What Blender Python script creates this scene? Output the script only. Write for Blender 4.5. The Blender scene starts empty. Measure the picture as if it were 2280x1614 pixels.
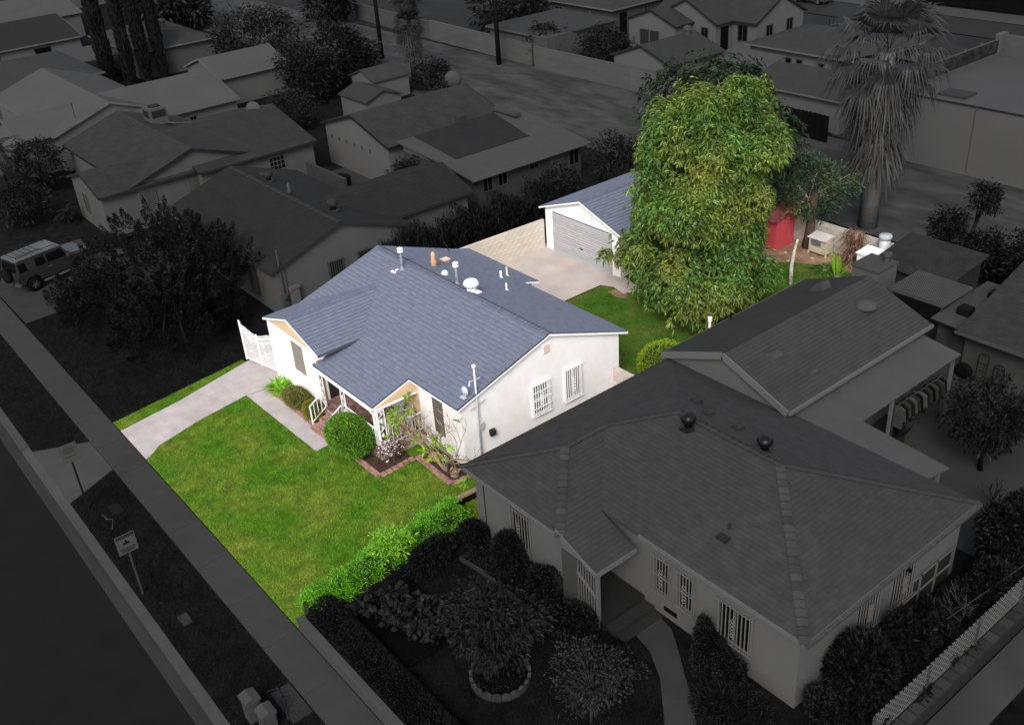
import bpy, bmesh, math, random
import numpy as np
from mathutils import Vector, Matrix
rnd = random.Random(7); nr = np.random.default_rng(11)
sc = bpy.context.scene
COL = sc.collection
R = math.radians
# ---------------------------------------------------------------- camera
cam_d = bpy.data.cameras.new('camera'); cam = bpy.data.objects.new('camera', cam_d); COL.objects.link(cam)
cam_d.sensor_width = 36; cam_d.lens = 36*2242.7/2280; cam_d.clip_start = .5; cam_d.clip_end = 2000
def cam_axes(yaw, pit, rol):
    f = Vector((-math.sin(yaw)*math.cos(pit), math.cos(yaw)*math.cos(pit), -math.sin(pit)))
    r = Vector((math.cos(yaw), math.sin(yaw), 0)); u = r.cross(f)
    return r*math.cos(rol)+u*math.sin(rol), -r*math.sin(rol)+u*math.cos(rol), f
r_, u_, f_ = cam_axes(R(52.98887), R(30.1917), R(-4.31309))
CAM = Vector((22.4, -8, 22))
cam.matrix_world = Matrix(((r_.x,u_.x,-f_.x,CAM.x),(r_.y,u_.y,-f_.y,CAM.y),(r_.z,u_.z,-f_.z,CAM.z),(0,0,0,1)))
sc.camera = cam
# ---------------------------------------------------------------- sky, sun, exposure
SUN_EL, SUN_AZ = 41, 141          # azimuth: degrees from +y towards +x (a veiled sun over the street, to the right)
w = bpy.data.worlds.new('World'); sc.world = w; w.use_nodes = True
nt = w.node_tree; bg = nt.nodes['Background']; sky = nt.nodes.new('ShaderNodeTexSky')
sky.sky_type = 'NISHITA'; sky.sun_disc = False; sky.sun_elevation = R(SUN_EL); sky.sun_rotation = R(SUN_AZ)
sky.air_density = 1.0; sky.dust_density = 3.0; sky.ozone_density = .6
hs = nt.nodes.new('ShaderNodeHueSaturation'); hs.inputs['Saturation'].default_value = .4      # thin overcast
nt.links.new(sky.outputs[0], hs.inputs['Color']); nt.links.new(hs.outputs[0], bg.inputs[0]); bg.inputs[1].default_value = .15
sl = bpy.data.lights.new('sun', 'SUN'); so = bpy.data.objects.new('sun', sl); COL.objects.link(so)
sl.energy = 1.5; sl.angle = R(20); sl.color = (1, .975, .945)
sd = Vector((math.sin(R(SUN_AZ))*math.cos(R(SUN_EL)), math.cos(R(SUN_AZ))*math.cos(R(SUN_EL)), math.sin(R(SUN_EL))))
so.rotation_euler = sd.to_track_quat('Z', 'Y').to_euler()
vs = sc.view_settings; vs.view_transform = 'Standard'; vs.look = 'None'; vs.exposure = .70; vs.gamma = 1; vs.use_curve_mapping = False
sc.render.engine = 'CYCLES'; sc.cycles.use_denoising = True; sc.cycles.max_bounces = 5; sc.cycles.diffuse_bounces = 3; sc.cycles.glossy_bounces = 2
sc.cycles.transmission_bounces = 2; sc.cycles.caustics_reflective = False; sc.cycles.caustics_refractive = False

# ---------------------------------------------------------------- materials
def lin(s): s /= 255; return s/12.92 if s <= .04045 else ((s+.055)/1.055)**2.4
def G(s, k=1.75): return (lin(s)/k,)*3       # neutral grey surface that reads as sRGB level s in this light
MATS = {}
def mat(name, col, rough=.85, var=.15, scale=3., bump=0., bscale=40., spec=.25, isl=0., obj=0., metal=0., col2=None, c2scale=.6, stretch=None, voro=0., trans=0., detail=4, edge=(.4,.6)):
    """procedural material: base colour with noise in brightness, an optional second colour in patches, random tone per leaf/object, bump"""
    if name in MATS: return MATS[name]
    m = bpy.data.materials.new(name); m.use_nodes = True; n = m.node_tree.nodes; L = m.node_tree.links.new
    p = n['Principled BSDF']; p.inputs['Roughness'].default_value = rough; p.inputs['Specular IOR Level'].default_value = spec; p.inputs['Metallic'].default_value = metal
    tc = n.new('ShaderNodeTexCoord'); vec = tc.outputs['Object']
    if stretch:
        mp = n.new('ShaderNodeMapping'); mp.inputs['Scale'].default_value = stretch; L(vec, mp.inputs[0]); vec = mp.outputs[0]
    c4 = (*col, 1); src = None
    if col2:
        t2 = n.new('ShaderNodeTexNoise'); t2.inputs['Scale'].default_value = c2scale; t2.inputs['Detail'].default_value = 5; L(vec, t2.inputs['Vector'])
        rp = n.new('ShaderNodeMapRange'); rp.inputs[1].default_value = edge[0]; rp.inputs[2].default_value = edge[1]; L(t2.outputs[0], rp.inputs[0])
        mx = n.new('ShaderNodeMix'); mx.data_type = 'RGBA'; mx.inputs[6].default_value = c4; mx.inputs[7].default_value = (*col2, 1); L(rp.outputs[0], mx.inputs[0]); src = mx.outputs[2]
    val = None
    def mul(a, b):
        if a is None: return b
        q = n.new('ShaderNodeMath'); q.operation = 'MULTIPLY'; L(a, q.inputs[0]); L(b, q.inputs[1]); return q.outputs[0]
    def rng(o, lo, hi, a=0., b=1.):
        q = n.new('ShaderNodeMapRange'); q.inputs[1].default_value = a; q.inputs[2].default_value = b; q.inputs[3].default_value = lo; q.inputs[4].default_value = hi; L(o, q.inputs[0]); return q.outputs[0]
    if var:
        t = n.new('ShaderNodeTexNoise'); t.inputs['Scale'].default_value = scale; t.inputs['Detail'].default_value = detail; L(vec, t.inputs['Vector']); val = rng(t.outputs[0], 1-var, 1+var, .3, .7)
    if isl:
        g = n.new('ShaderNodeNewGeometry'); val = mul(val, rng(g.outputs['Random Per Island'], 1-isl, 1+isl))
    if obj:
        g = n.new('ShaderNodeObjectInfo'); val = mul(val, rng(g.outputs['Random'], 1-obj, 1+obj))
    if val is not None:
        vm = n.new('ShaderNodeVectorMath'); vm.operation = 'SCALE'
        if src is None: vm.inputs[0].default_value = col
        else: L(src, vm.inputs[0])
        L(val, vm.inputs['Scale']); src = vm.outputs[0]
    if src is None: p.inputs['Base Color'].default_value = c4
    else: L(src, p.inputs['Base Color'])
    if bump:
        t = n.new('ShaderNodeTexNoise'); t.inputs['Scale'].default_value = bscale; t.inputs['Detail'].default_value = 3; L(vec, t.inputs['Vector'])
        b = n.new('ShaderNodeBump'); b.inputs['Strength'].default_value = bump; b.inputs['Distance'].default_value = .03; L(t.outputs[0], b.inputs['Height']); L(b.outputs[0], p.inputs['Normal'])
    if trans:
        ts = n.new('ShaderNodeBsdfTranslucent'); ms = n.new('ShaderNodeMixShader'); ms.inputs[0].default_value = trans
        if src is None: ts.inputs[0].default_value = c4
        else: L(src, ts.inputs[0])
        L(p.outputs[0], ms.inputs[1]); L(ts.outputs[0], ms.inputs[2]); L(ms.outputs[0], n['Material Output'].inputs[0])
    MATS[name] = m; return m
def D(s, **k):      # neutral grey, dimming of the surroundings put into the colour, at display level s
    k.setdefault('var', .08); k.setdefault('spec', .04); k.setdefault('scale', 1.5)
    return mat('grey_%d_%s' % (s, '_'.join('%s%s' % (a, b) for a, b in sorted(k.items()))), G(s), **k)
def DL(s, **k):     # neutral grey foliage
    k.setdefault('isl', .55); k.setdefault('var', .25); k.setdefault('spec', .12); k.setdefault('rough', .55); k.setdefault('scale', .7)
    return mat('grey_leaf_%d_%s' % (s, '_'.join('%s%s' % (a, b) for a, b in sorted(k.items()))), G(s*1.22), **k)

# ---------------------------------------------------------------- mesh helpers
class MB:
    def __init__(s): s.v = []; s.f = []
    def add(s, vs, fs):
        o = len(s.v); s.v += [tuple(map(float, q)) for q in vs]; s.f += [tuple(i+o for i in q) for q in fs]; return s
    def box(s, x0, x1, y0, y1, z0, z1):
        return s.add([(x0,y0,z0),(x1,y0,z0),(x1,y1,z0),(x0,y1,z0),(x0,y0,z1),(x1,y0,z1),(x1,y1,z1),(x0,y1,z1)],
                     [(0,3,2,1),(4,5,6,7),(0,1,5,4),(1,2,6,5),(2,3,7,6),(3,0,4,7)])
    def obox(s, O, U, N, a0, a1, n0, n1, z0, z1):       # box in a wall frame: U along the wall, N outwards
        O, U, N = Vector(O), Vector(U), Vector(N); W = Vector((0,0,1))
        P = [O+U*a+N*b+W*c for c in (z0, z1) for a, b in ((a0,n0),(a1,n0),(a1,n1),(a0,n1))]
        return s.add(P, [(0,3,2,1),(4,5,6,7),(0,1,5,4),(1,2,6,5),(2,3,7,6),(3,0,4,7)])
    def prism(s, pts, d):                               # polygon (3-D points) extruded by vector d
        n = len(pts); d = Vector(d); a = [Vector(p) for p in pts]; b = [p+d for p in a]
        return s.add(a+b, [tuple(range(n))[::-1], tuple(range(n, 2*n))]+[(i,(i+1)%n,(i+1)%n+n,i+n) for i in range(n)])
    def flat(s, pts, z, t=.0):
        if t: return s.prism([(x,y,z-t) for x,y in pts], (0,0,t))
        return s.add([(x,y,z) for x,y in pts], [tuple(range(len(pts)))])
    def beam(s, p, q, w, h=None):                       # bar from p to q, w wide, h deep
        h = h or w; p, q = Vector(p), Vector(q); d = (q-p).normalized(); up = Vector((0,0,1)) if abs(d.z) < .95 else Vector((0,1,0))
        a = d.cross(up).normalized()*w/2; b = a.cross(d).normalized()*h/2
        return s.add([p-a-b,p+a-b,p+a+b,p-a+b,q-a-b,q+a-b,q+a+b,q-a+b], [(0,3,2,1),(4,5,6,7),(0,1,5,4),(1,2,6,5),(2,3,7,6),(3,0,4,7)])
    def tube(s, pts, rad, n=6, cap=True):
        pts = [Vector(p) for p in pts]; k = len(pts); rad = rad if hasattr(rad, '__len__') else [rad]*k; vs = []
        for i, p in enumerate(pts):
            d = (pts[min(i+1,k-1)]-pts[max(i-1,0)]).normalized(); up = Vector((0,0,1)) if abs(d.z) < .9 else Vector((1,0,0))
            a = d.cross(up).normalized(); b = a.cross(d)
            vs += [p+(a*math.cos(2*math.pi*j/n)+b*math.sin(2*math.pi*j/n))*rad[i] for j in range(n)]
        fs = [(i*n+j, i*n+(j+1)%n, (i+1)*n+(j+1)%n, (i+1)*n+j) for i in range(k-1) for j in range(n)]
        if cap: fs += [tuple(range(n))[::-1], tuple(range((k-1)*n, k*n))]
        return s.add(vs, fs)
    def lathe(s, prof, c, n=16, axis='z'):
        vs = []; k = len(prof); c = Vector(c)
        for r, h in prof:
            for j in range(n):
                a = 2*math.pi*j/n; q = (r*math.cos(a), r*math.sin(a), h)
                q = q if axis == 'z' else ((h, q[0], q[1]) if axis == 'x' else (q[0], h, q[1]))
                vs.append(c+Vector(q))
        fs = [(i*n+j, i*n+(j+1)%n, (i+1)*n+(j+1)%n, (i+1)*n+j) for i in range(k-1) for j in range(n)]
        return s.add(vs, fs+[tuple(range(n))[::-1], tuple(range((k-1)*n, k*n))])
ORG = {}
def tag(o, label=None, cat=None, group=None, kind=None):
    for k, v in (('label',label),('category',cat),('group',group),('kind',kind)):
        if v: o[k] = v
    return o
def thing(name, label, cat, loc=(0,0,0), group=None):
    o = bpy.data.objects.new(name, None); COL.objects.link(o); o.location = loc; o.empty_display_size = .2
    ORG[o.name] = Vector(loc); return tag(o, label, cat, group)
def org_of(o): return ORG.get(o.name, Vector((0,0,0)))
def link(name, me, m, parent=None, smooth=False):
    o = bpy.data.objects.new(name, me); COL.objects.link(o)
    if m: me.materials.append(m)
    if smooth: me.shade_smooth()
    if parent: o.parent = parent; ORG[o.name] = org_of(parent)
    return o
def B(mb, name, m, parent=None, smooth=False, local=False, bevel=0, **tg):
    """link a mesh builder as one object; coordinates are world ones unless local"""
    v = mb.v
    if parent and not local:
        g = org_of(parent); v = [(a-g.x, b-g.y, c-g.z) for a, b, c in v]
    me = bpy.data.meshes.new(name); me.from_pydata(v, [], mb.f); me.update()
    if bevel:
        bm = bmesh.new(); bm.from_mesh(me); bmesh.ops.recalc_face_normals(bm, faces=bm.faces); bmesh.ops.bevel(bm, geom=list(bm.edges), offset=bevel, segments=2, affect='EDGES'); bm.to_mesh(me); bm.free()
    o = link(name, me, m, parent, smooth)
    if not parent and not local and tg.get('category') is None: pass
    return tag(o, tg.get('label'), tg.get('category'), tg.get('group'), tg.get('kind'))
def np_mesh(name, V, F, m, parent=None, smooth=False, **tg):
    g = org_of(parent) if parent else Vector((0,0,0)); V = np.asarray(V, float)-np.array(g)
    me = bpy.data.meshes.new(name); me.from_pydata(V.tolist(), [], F.tolist() if hasattr(F, 'tolist') else F); me.update()
    return tag(link(name, me, m, parent, smooth), **{k: v for k, v in (('label',tg.get('label')),('cat',tg.get('category')),('group',tg.get('group')),('kind',tg.get('kind')))})
def dup(o, parent=None, loc=None, rz=None):
    c = o.copy(); COL.objects.link(c); c.parent = parent
    if loc is not None: c.location = loc
    if rz is not None: c.rotation_euler = (0,0,rz)
    for ch in o.children: dup(ch, c)
    return c
def struct(mb, name, m, label=None, parent=None, kind='structure'):
    return B(mb, name, m, parent, label=label, kind=None if parent else kind)
# --- roofs
def clip(poly, ax, lim, keep_le):
    out = []; n = len(poly)
    for i in range(n):
        a, b = poly[i], poly[(i+1)%n]; da = a[0]*ax[0]+a[1]*ax[1]-lim; db = b[0]*ax[0]+b[1]*ax[1]-lim
        if not keep_le: da, db = -da, -db
        if da <= 1e-9: out.append(a)
        if (da < -1e-9 and db > 1e-9) or (da > 1e-9 and db < -1e-9):
            t = da/(da-db); out.append((a[0]+(b[0]-a[0])*t, a[1]+(b[1]-a[1])*t))
    return out
def slope(parent, poly, zf, down, m, t=.1, course=0, h=.018, name='roof_slope', edge=None):
    """one roof slope: a slab under the plan polygon, its top laid in overlapping shingle courses when course > 0"""
    mb = MB(); gap = .004 if course else 0
    if sum(poly[i][0]*poly[(i+1)%len(poly)][1]-poly[(i+1)%len(poly)][0]*poly[i][1] for i in range(len(poly))) < 0: poly = poly[::-1]
    n = len(poly)
    mb.add([(x,y,zf(x,y)-t) for x,y in poly]+[(x,y,zf(x,y)-gap) for x,y in poly], [tuple(range(n))[::-1], tuple(range(n,2*n))]+[(i,(i+1)%n,(i+1)%n+n,i+n) for i in range(n)])
    if course:
        s = [p[0]*down[0]+p[1]*down[1] for p in poly]; lo, hi = min(s), max(s); k = max(1, round((hi-lo)/course)); d = (hi-lo)/k
        for i in range(k):
            a, b = lo+i*d, lo+(i+1)*d
            pg = clip(clip(poly, down, b, True), down, a, False)
            if len(pg) < 3: continue
            off = lambda p: h*((p[0]*down[0]+p[1]*down[1])-a)/d
            mb.add([(p[0],p[1],zf(*p)+off(p)) for p in pg], [tuple(range(len(pg)))])
            e = [p for p in pg if abs(p[0]*down[0]+p[1]*down[1]-b) < 1e-6]
            if len(e) == 2: mb.add([(p[0],p[1],zf(*p)+h) for p in e]+[(p[0],p[1],zf(*p)-.003) for p in e], [(0,1,3,2)])
    o = B(mb, name, m, parent)
    bm = bmesh.new(); bm.from_mesh(o.data); bmesh.ops.remove_doubles(bm, verts=bm.verts, dist=.0005); bmesh.ops.recalc_face_normals(bm, faces=bm.faces)
    if edge:                                            # butts darkened: asphalt edge and course shadow line put into the colour
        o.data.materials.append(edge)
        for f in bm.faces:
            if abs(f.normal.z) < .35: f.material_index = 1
    bm.to_mesh(o.data); bm.free()
    return o
def caps(parent, p, q, m, step=.22, wd=.17, drop=.055, name='ridge_cap', edge=None):
    p, q = Vector(p), Vector(q); L_ = (q-p).length; d = (q-p)/L_; a = d.cross(Vector((0,0,1))).normalized(); up = a.cross(d); n = max(1, int(L_/step)); g = org_of(parent); me = None
    l2 = step*1.25
    for i in range(n):
        if me is None:
            mb = MB(); V = []
            for e, zz in ((0, .012), (l2, .042)):
                V += [d*e-a*wd+up*(zz-drop), d*e+up*zz, d*e+a*wd+up*(zz-drop), d*e-a*wd+up*(zz-drop-.014), d*e+up*(zz-.014), d*e+a*wd+up*(zz-drop-.014)]
            mb.add(V, [(0,1,7,6),(1,2,8,7),(3,9,10,4),(4,10,11,5),(0,6,9,3),(2,5,11,8),(6,7,10,9),(7,8,11,10),(0,3,4,1),(1,4,5,2)])
            o = B(mb, name, m, parent, local=True); me = o.data
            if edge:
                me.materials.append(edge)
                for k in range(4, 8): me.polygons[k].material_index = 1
        else: o = link(name, me, None, parent)
        o.location = p+d*(i*L_/n)-g
# --- windows, in a wall frame
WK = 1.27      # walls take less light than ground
def window(parent, O, U, N, w, h, fm, pm, bars=0, hb=(), mx=0, my=0, fw=.07, out=.05, bm_=None, scroll=False, name='window', bo=.10):
    fr = MB()
    for a in ((0,w,0,fw),(0,w,h-fw,h),(0,fw,fw,h-fw),(w-fw,w,fw,h-fw)): fr.obox(O,U,N,a[0],a[1],-.02,out,a[2],a[3])
    for i in range(mx): x = fw+(w-2*fw)*(i+1)/(mx+1); fr.obox(O,U,N,x-.018,x+.018,0,out-.012,fw,h-fw)
    for i in range(my): z = fw+(h-2*fw)*(i+1)/(my+1); fr.obox(O,U,N,fw,w-fw,0,out-.016,z-.018,z+.018)
    f = B(fr, name, fm, parent)
    B(MB().obox(O,U,N,fw,w-fw,-.01,.012,fw,h-fw), 'pane', pm, f)
    if bars:
        bm2 = bm_ or fm
        for i in range(bars):
            x = w*(i+.5)/bars; B(MB().obox(O,U,N,x-.014,x+.014,bo-.014,bo+.014,.0,h), 'bar', bm2, f)
        for z in (.02,)+tuple(hb)+(h-.02,): B(MB().obox(O,U,N,-.03,w+.03,bo+.015,bo+.035,z-.016,z+.016), 'cross_bar', bm2, f)
        if scroll:
            s = MB(); U_, O_, N_ = Vector(U), Vector(O), Vector(N)
            for k in range(-2, 3):
                c = O_+U_*(w/2)+N_*(bo+.03)+Vector((0,0,h*.48+k*.13))
                s.tube([c+U_*(.075*math.cos(a))+Vector((0,0,.06*math.sin(a))) for a in np.linspace(0, 2*math.pi, 9)], .014, 4)
            B(s, 'scroll_ornament', bm2, f)
    return f
# --- foliage
def unit(a): return a/np.maximum(np.linalg.norm(a, axis=-1, keepdims=True), 1e-9)
def rdir(n): return unit(nr.normal(size=(n,3)))
def leafs(Pt, Dr, Ln, Wd, droop=.25, fold=.15, oval=False):
    n = len(Pt); Ln = np.broadcast_to(Ln, (n,))[:,None]; Wd = np.broadcast_to(Wd, (n,))[:,None]
    s = unit(np.cross(Dr, unit(nr.normal(size=(n,3))*.5+np.array([0,0,1.])))); up = np.cross(s, Dr)
    tip = Pt+Dr*Ln-np.array([0,0,1.])*Ln*droop; mid = Pt+Dr*Ln*.5-np.array([0,0,1.])*Ln*droop*.3
    if oval:                                            # broad spoon-shaped blade
        m1 = Pt+Dr*Ln*.42-np.array([0,0,1.])*Ln*droop*.2; m2 = Pt+Dr*Ln*.78-np.array([0,0,1.])*Ln*droop*.55
        V = np.stack([Pt, m1+s*Wd*.42+up*Wd*fold, m2+s*Wd*.5+up*Wd*fold, tip+s*Wd*.12, tip-s*Wd*.12, m2-s*Wd*.5+up*Wd*fold, m1-s*Wd*.42+up*Wd*fold], 1).reshape(-1,3)
        return V, np.arange(n*7).reshape(-1,7)
    V = np.stack([Pt, mid+s*Wd/2+up*Wd*fold, tip, mid-s*Wd/2+up*Wd*fold], 1).reshape(-1,3)
    return V, np.arange(n*4).reshape(-1,4)
def lumpy(dr, amp, seed):
    a = np.random.default_rng(seed); K = a.normal(size=(5,3))*2.2; ph = a.uniform(0, 6.3, 5)
    return 1+amp*np.mean(np.sin(dr@K.T+ph), axis=1)*2
def crown(c, rad, nc, cr, per, Ln, Wd, shell=.55, seed=1, lump=.22, droop=.25, zmin=None, up=.25, flat_bottom=None):
    """leaf clumps spread through an uneven ellipsoid; returns leaf mesh and clump centres"""
    d = rdir(nc); rr = nr.uniform(shell, 1, nc)**.7*lumpy(d, lump, seed)
    cc = np.array(c)+d*rr[:,None]*np.array(rad)
    if zmin is not None: cc[:,2] = np.maximum(cc[:,2], zmin+nr.uniform(0,.3,nc))
    e = rdir(nc*per); q = nr.uniform(.45, 1, (nc*per,1))*cr*np.repeat(nr.uniform(.6,1.3,nc), per)[:,None]
    C_ = np.repeat(cc, per, 0); Pt = C_+e*q*np.array([1,1,.75])
    Dr = unit(e*.8+unit(C_-np.array(c))*.5+nr.normal(size=e.shape)*.45+np.array([0,0,up]))
    V, F = leafs(Pt, Dr, Ln*nr.uniform(.65,1.3,len(Pt)), Wd*nr.uniform(.7,1.2,len(Pt)), droop)
    return V, F, cc
def limbs(base, cc, top, r0, k=7, n=6):
    mb = MB(); base = Vector(base); top = Vector(top)
    mb.tube([base, base.lerp(top,.5)+Vector((rnd.uniform(-.1,.1), rnd.uniform(-.1,.1), 0)), top], [r0, r0*.8, r0*.55], 8)
    for i in rnd.sample(range(len(cc)), min(k, len(cc))):
        q = Vector(cc[i]); s = base.lerp(top, rnd.uniform(.55, 1)); mid = s.lerp(q, .5)+Vector((0,0,.12*(q-s).length)); mb.tube([s, mid, q], [r0*.45, r0*.28, r0*.1], 5)
    return mb
def tree(name, label, cat, base, rad, zc, m, bark, nc, cr, per, Ln, Wd, r0=.15, group=None, seed=1, cxy=(0,0), lump=.25, shell=.5, droop=.25, k=8, up=.25):
    t = thing(name, label, cat, base, group); c = (base[0]+cxy[0], base[1]+cxy[1], zc)
    V, F, cc = crown(c, rad, nc, cr, per, Ln, Wd, shell, seed, lump, droop, zmin=base[2]+.15, up=up)
    np_mesh('crown', V, F, m, t); B(limbs(base, cc, (c[0],c[1],max(base[2]+.3, zc-rad[2]*.35)), r0, k), 'trunk', bark, t, smooth=True)
    return t
# ================================================================ the setting
asphalt = D(31, var=.09, scale=1.2, bump=.3, bscale=60)
M_dark_grass = mat('dull_turf', G(29), var=.45, scale=2.5, spec=.02, bump=.6, bscale=30, detail=8)
M_dirtlot = mat('dull_dirt_lot', G(78), var=.2, scale=1.1, spec=.02, col2=G(63), c2scale=.35, stretch=(.6,1.5,1), bump=.5, bscale=10, detail=9)
conc_d = D(68, var=.08, scale=.8, bump=.15, bscale=40); conc_d2 = D(76, var=.1, scale=.9); gut = D(58, var=.15, scale=1.5, stretch=(.4,3,1))
struct(MB().flat([(-600,-600),(600,-600),(600,900),(-600,900)], -.6), 'terrain', M_dark_grass)
struct(MB().flat([(-500,-3.2),(500,-3.2),(500,800),(-500,800)], -.02), 'ground', M_dark_grass)
struct(MB().flat([(-500,-13.2),(500,-13.2),(500,-3.86),(-500,-3.86)], -.15), 'street', asphalt)
struct(MB().box(-500,500,-30,-13.2,-.4,-.0), 'pavement', conc_d)
struct(MB().box(-500,500,-3.87,-3.5,-.5,-.142), 'gutter', gut)
kb = MB().box(-500,-16.6,-3.5,-3.18,-.4,.0).box(-11.2,500,-3.5,-3.18,-.4,0)
struct(kb, 'kerb', conc_d2)
struct(MB().prism([(-16.6,-3.5,-.4),(-11.2,-3.5,-.4),(-11.2,-3.5,-.11),(-16.6,-3.5,-.11)], (0,.31,.1)), 'dropped_kerb', conc_d2)
struct(MB().add([(-16.1,-3.2,-.008),(-11.5,-3.2,-.008),(-12.5,-1.22,.008),(-15.1,-1.22,.008)], [(0,1,2,3)]).add([(-16.1,-3.2,-.3),(-11.5,-3.2,-.3),(-12.5,-1.22,-.3),(-15.1,-1.22,-.3)], [(3,2,1,0)]), 'driveway_apron', conc_d2)
sw = struct(MB().box(-220,90,-1.2,-.02,-.15,-.004), 'sidewalk', conc_d)
slab = None
for i in range(52):
    x = -110+2.4*i+.0
    if slab is None:
        slab = B(MB().box(.006,2.394,-1.195,-.035,-.05,.012), 'slab', mat('dull_sidewalk', G(66), var=.06, scale=1.2, spec=.04, obj=.07, bump=.1, bscale=60), sw, local=True); o = slab
    else: o = link('slab', slab.data, None, sw)
    o.location = (x-.36+.0, 0, rnd.uniform(-.003,.003))
# lots left of the plot: driveways and walks
struct(MB().flat([(-34.6,0),(-28.2,0.1),(-28.6,9.4),(-34.2,9.4)], .008), 'neighbour_driveway', D(60, var=.1))
struct(MB().flat([(-37.4,3.6),(-34.6,3.6),(-34.6,5.6),(-37.4,5.9)], .012), 'front_walk', D(62))
struct(MB().flat([(-24,17),(-20,17),(-20,30),(-36,30),(-36,20),(-24,20)], .006), 'neighbour_yard', D(64, var=.12))
struct(MB().flat([(-300,36.5),(-19.5,36.5),(-9,36.5),(30,36.5),(60,48),(-8,48.3),(-300,49.5)], -.008), 'dirt_lot', M_dirtlot)
struct(MB().flat([(-300,78.5),(300,77.5),(300,82.6),(-300,84.6)], .01), 'far_street', D(52))
struct(MB().flat([(-300,84.6),(300,82.6),(300,86.8),(-300,88)], .05), 'far_pavement', D(76))
struct(MB().flat([(-300,49.4),(40,48.4),(60,77.5),(-300,78.5)], -.004), 'back_lots', D(48, var=.2, scale=.4))
# right-hand lot, a little higher than the street
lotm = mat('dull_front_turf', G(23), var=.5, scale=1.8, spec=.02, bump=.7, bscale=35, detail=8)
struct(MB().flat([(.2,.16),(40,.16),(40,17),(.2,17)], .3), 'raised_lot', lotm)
struct(MB().flat([(.3,17),(14,17),(14,34),(.3,34)], .012), 'patio_ground', D(62, var=.12, scale=.5))
struct(MB().flat([(14.55,-.0),(15.6,-.0),(15.6,40),(14.55,40)], .31), 'side_path', D(66, var=.2, scale=.6))
struct(MB().flat([(16.5,0),(17.3,0),(17.3,40),(16.5,40)], .312), 'drive_strip', D(56, var=.2, scale=.6))
struct(MB().flat([(6.95,7.15),(7.2,8.15),(7.9,8.0),(8.7,7.45),(9.3,7.0),(10.05,6.5),(11.4,5.3),(14,2.2),(13.2,1.6),(10.9,4.6),(9.9,5.55),(8.9,6.45),(8.0,6.95)], .315), 'garden_path', D(60, var=.1))
# ================================================================ the plot: ground
grass_c = (.052,.135,.012)
lawn_m = mat('lawn', (.054,.135,.008), var=.35, scale=3.0, spec=.05, bump=.6, bscale=45, col2=(.125,.165,.02), c2scale=.5, edge=(.40,.72), detail=8)
LAWN = [(-12.2,.0),(.12,.0),(.12,8.9),(-3,8.9),(-10,8.6),(-13.6,5.6),(-13.75,5.0),(-13.32,2.6),(-12.75,.72),(-12.45,.4)]
struct(MB().flat(LAWN, .014), 'front_lawn', lawn_m)
struct(MB().flat([(-15.8,.0),(-14.9,.0),(-15.43,2.74),(-16.4,6.3),(-16.75,6.3)], .014), 'side_lawn', lawn_m)
cl = mat('concrete_drive', (.385,.345,.336), var=.12, scale=1.6, spec=.12, col2=(.30,.255,.235), c2scale=.5, edge=(.52,.8), bump=.12, bscale=70, detail=7)
drive = struct(MB().flat([(-14.95,.0),(-12.17,.0),(-12.45,.4),(-12.75,.72),(-13.32,2.6),(-13.75,5.03),(-13.6,5.98),(-13.9,6.85),(-14.2,7.2),(-14.2,24),(-16.3,24),(-16.45,6.4),(-15.43,2.74)], .022), 'driveway', cl)
struct(MB().flat([(-13.72,5.02),(-7.94,5.12),(-7.97,5.8),(-9.4,5.97),(-13.55,5.97)], .030), 'walkway', cl)
cl2 = mat('concrete_yard', (.40,.358,.334), var=.08, scale=.9, spec=.1, col2=(.45,.39,.35), c2scale=.5, bump=.1, bscale=60)
struct(MB().flat([(-16.35,16),(-10.5,16),(-10.5,22.6),(-9.9,22.9),(-9.0,22.7),(-8.75,23.3),(-9.1,23.75),(-10.4,24.1),(-16.3,24.1)], .026), 'back_patio', cl2)
blawn = mat('back_lawn', (.045,.115,.012), var=.3, scale=1.8, spec=.05, bump=.6, bscale=45, col2=(.075,.105,.02), c2scale=.5, detail=8)
BL = [(-10.45,15.5),(-.95,15.5),(-.95,33.3),(-10.4,33.3)]
struct(MB().flat(BL, .012), 'back_lawn', blawn)
dirt = mat('bare_earth', (.30,.185,.12), var=.25, scale=2.5, spec=.05, bump=.6, bscale=25, col2=(.2,.13,.085), c2scale=1.2, detail=7)
soil = mat('bed_soil', (.055,.035,.027), var=.4, scale=9, spec=.05, bump=.8, bscale=40)
struct(MB().flat([(-10.2,33.25),(-1,33.25),(-1,32.3),(-2.6,31.8),(-4.2,31.5),(-5.2,31.1),(-6.0,30.4),(-7.5,29.8),(-10.2,30)], .020), 'bare_ground', dirt)
struct(MB().flat([(-6.9,26.2),(-4.3,26.4),(-3.3,25.2),(-3.7,23.8),(-5.2,23.3),(-6.8,24)], .018), 'tree_base_earth', mat('earth_painted_shade', (.12,.085,.045), var=.3, scale=2, col2=(.06,.1,.02), c2scale=1.1))  # shade under the tree is put into this darker earth colour
struct(MB().flat([(-9.7,22.35),(-9.0,22.2),(-8.5,22.5),(-8.9,22.8),(-9.6,22.75)], .019), 'worn_earth', dirt)
for nme, pts in (('flower_bed',[(-6.75,6.1),(-4.93,6.1),(-4.95,7.55),(-5.6,7.6),(-5.6,6.6),(-6.75,6.6)]),('plumeria_bed',[(-4.75,7.8),(-2.6,7.75),(-2.55,8.68),(-4.75,8.68)]),('wing_bed',[(-13.5,6.05),(-9.55,6.05),(-9.55,6.8),(-13.5,6.8)])):
    struct(MB().flat(pts, .05), nme, soil)
struct(MB().box(-2.5,-1.6,8.55,9.6,-.02,.06), 'corner_slab', cl)
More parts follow.
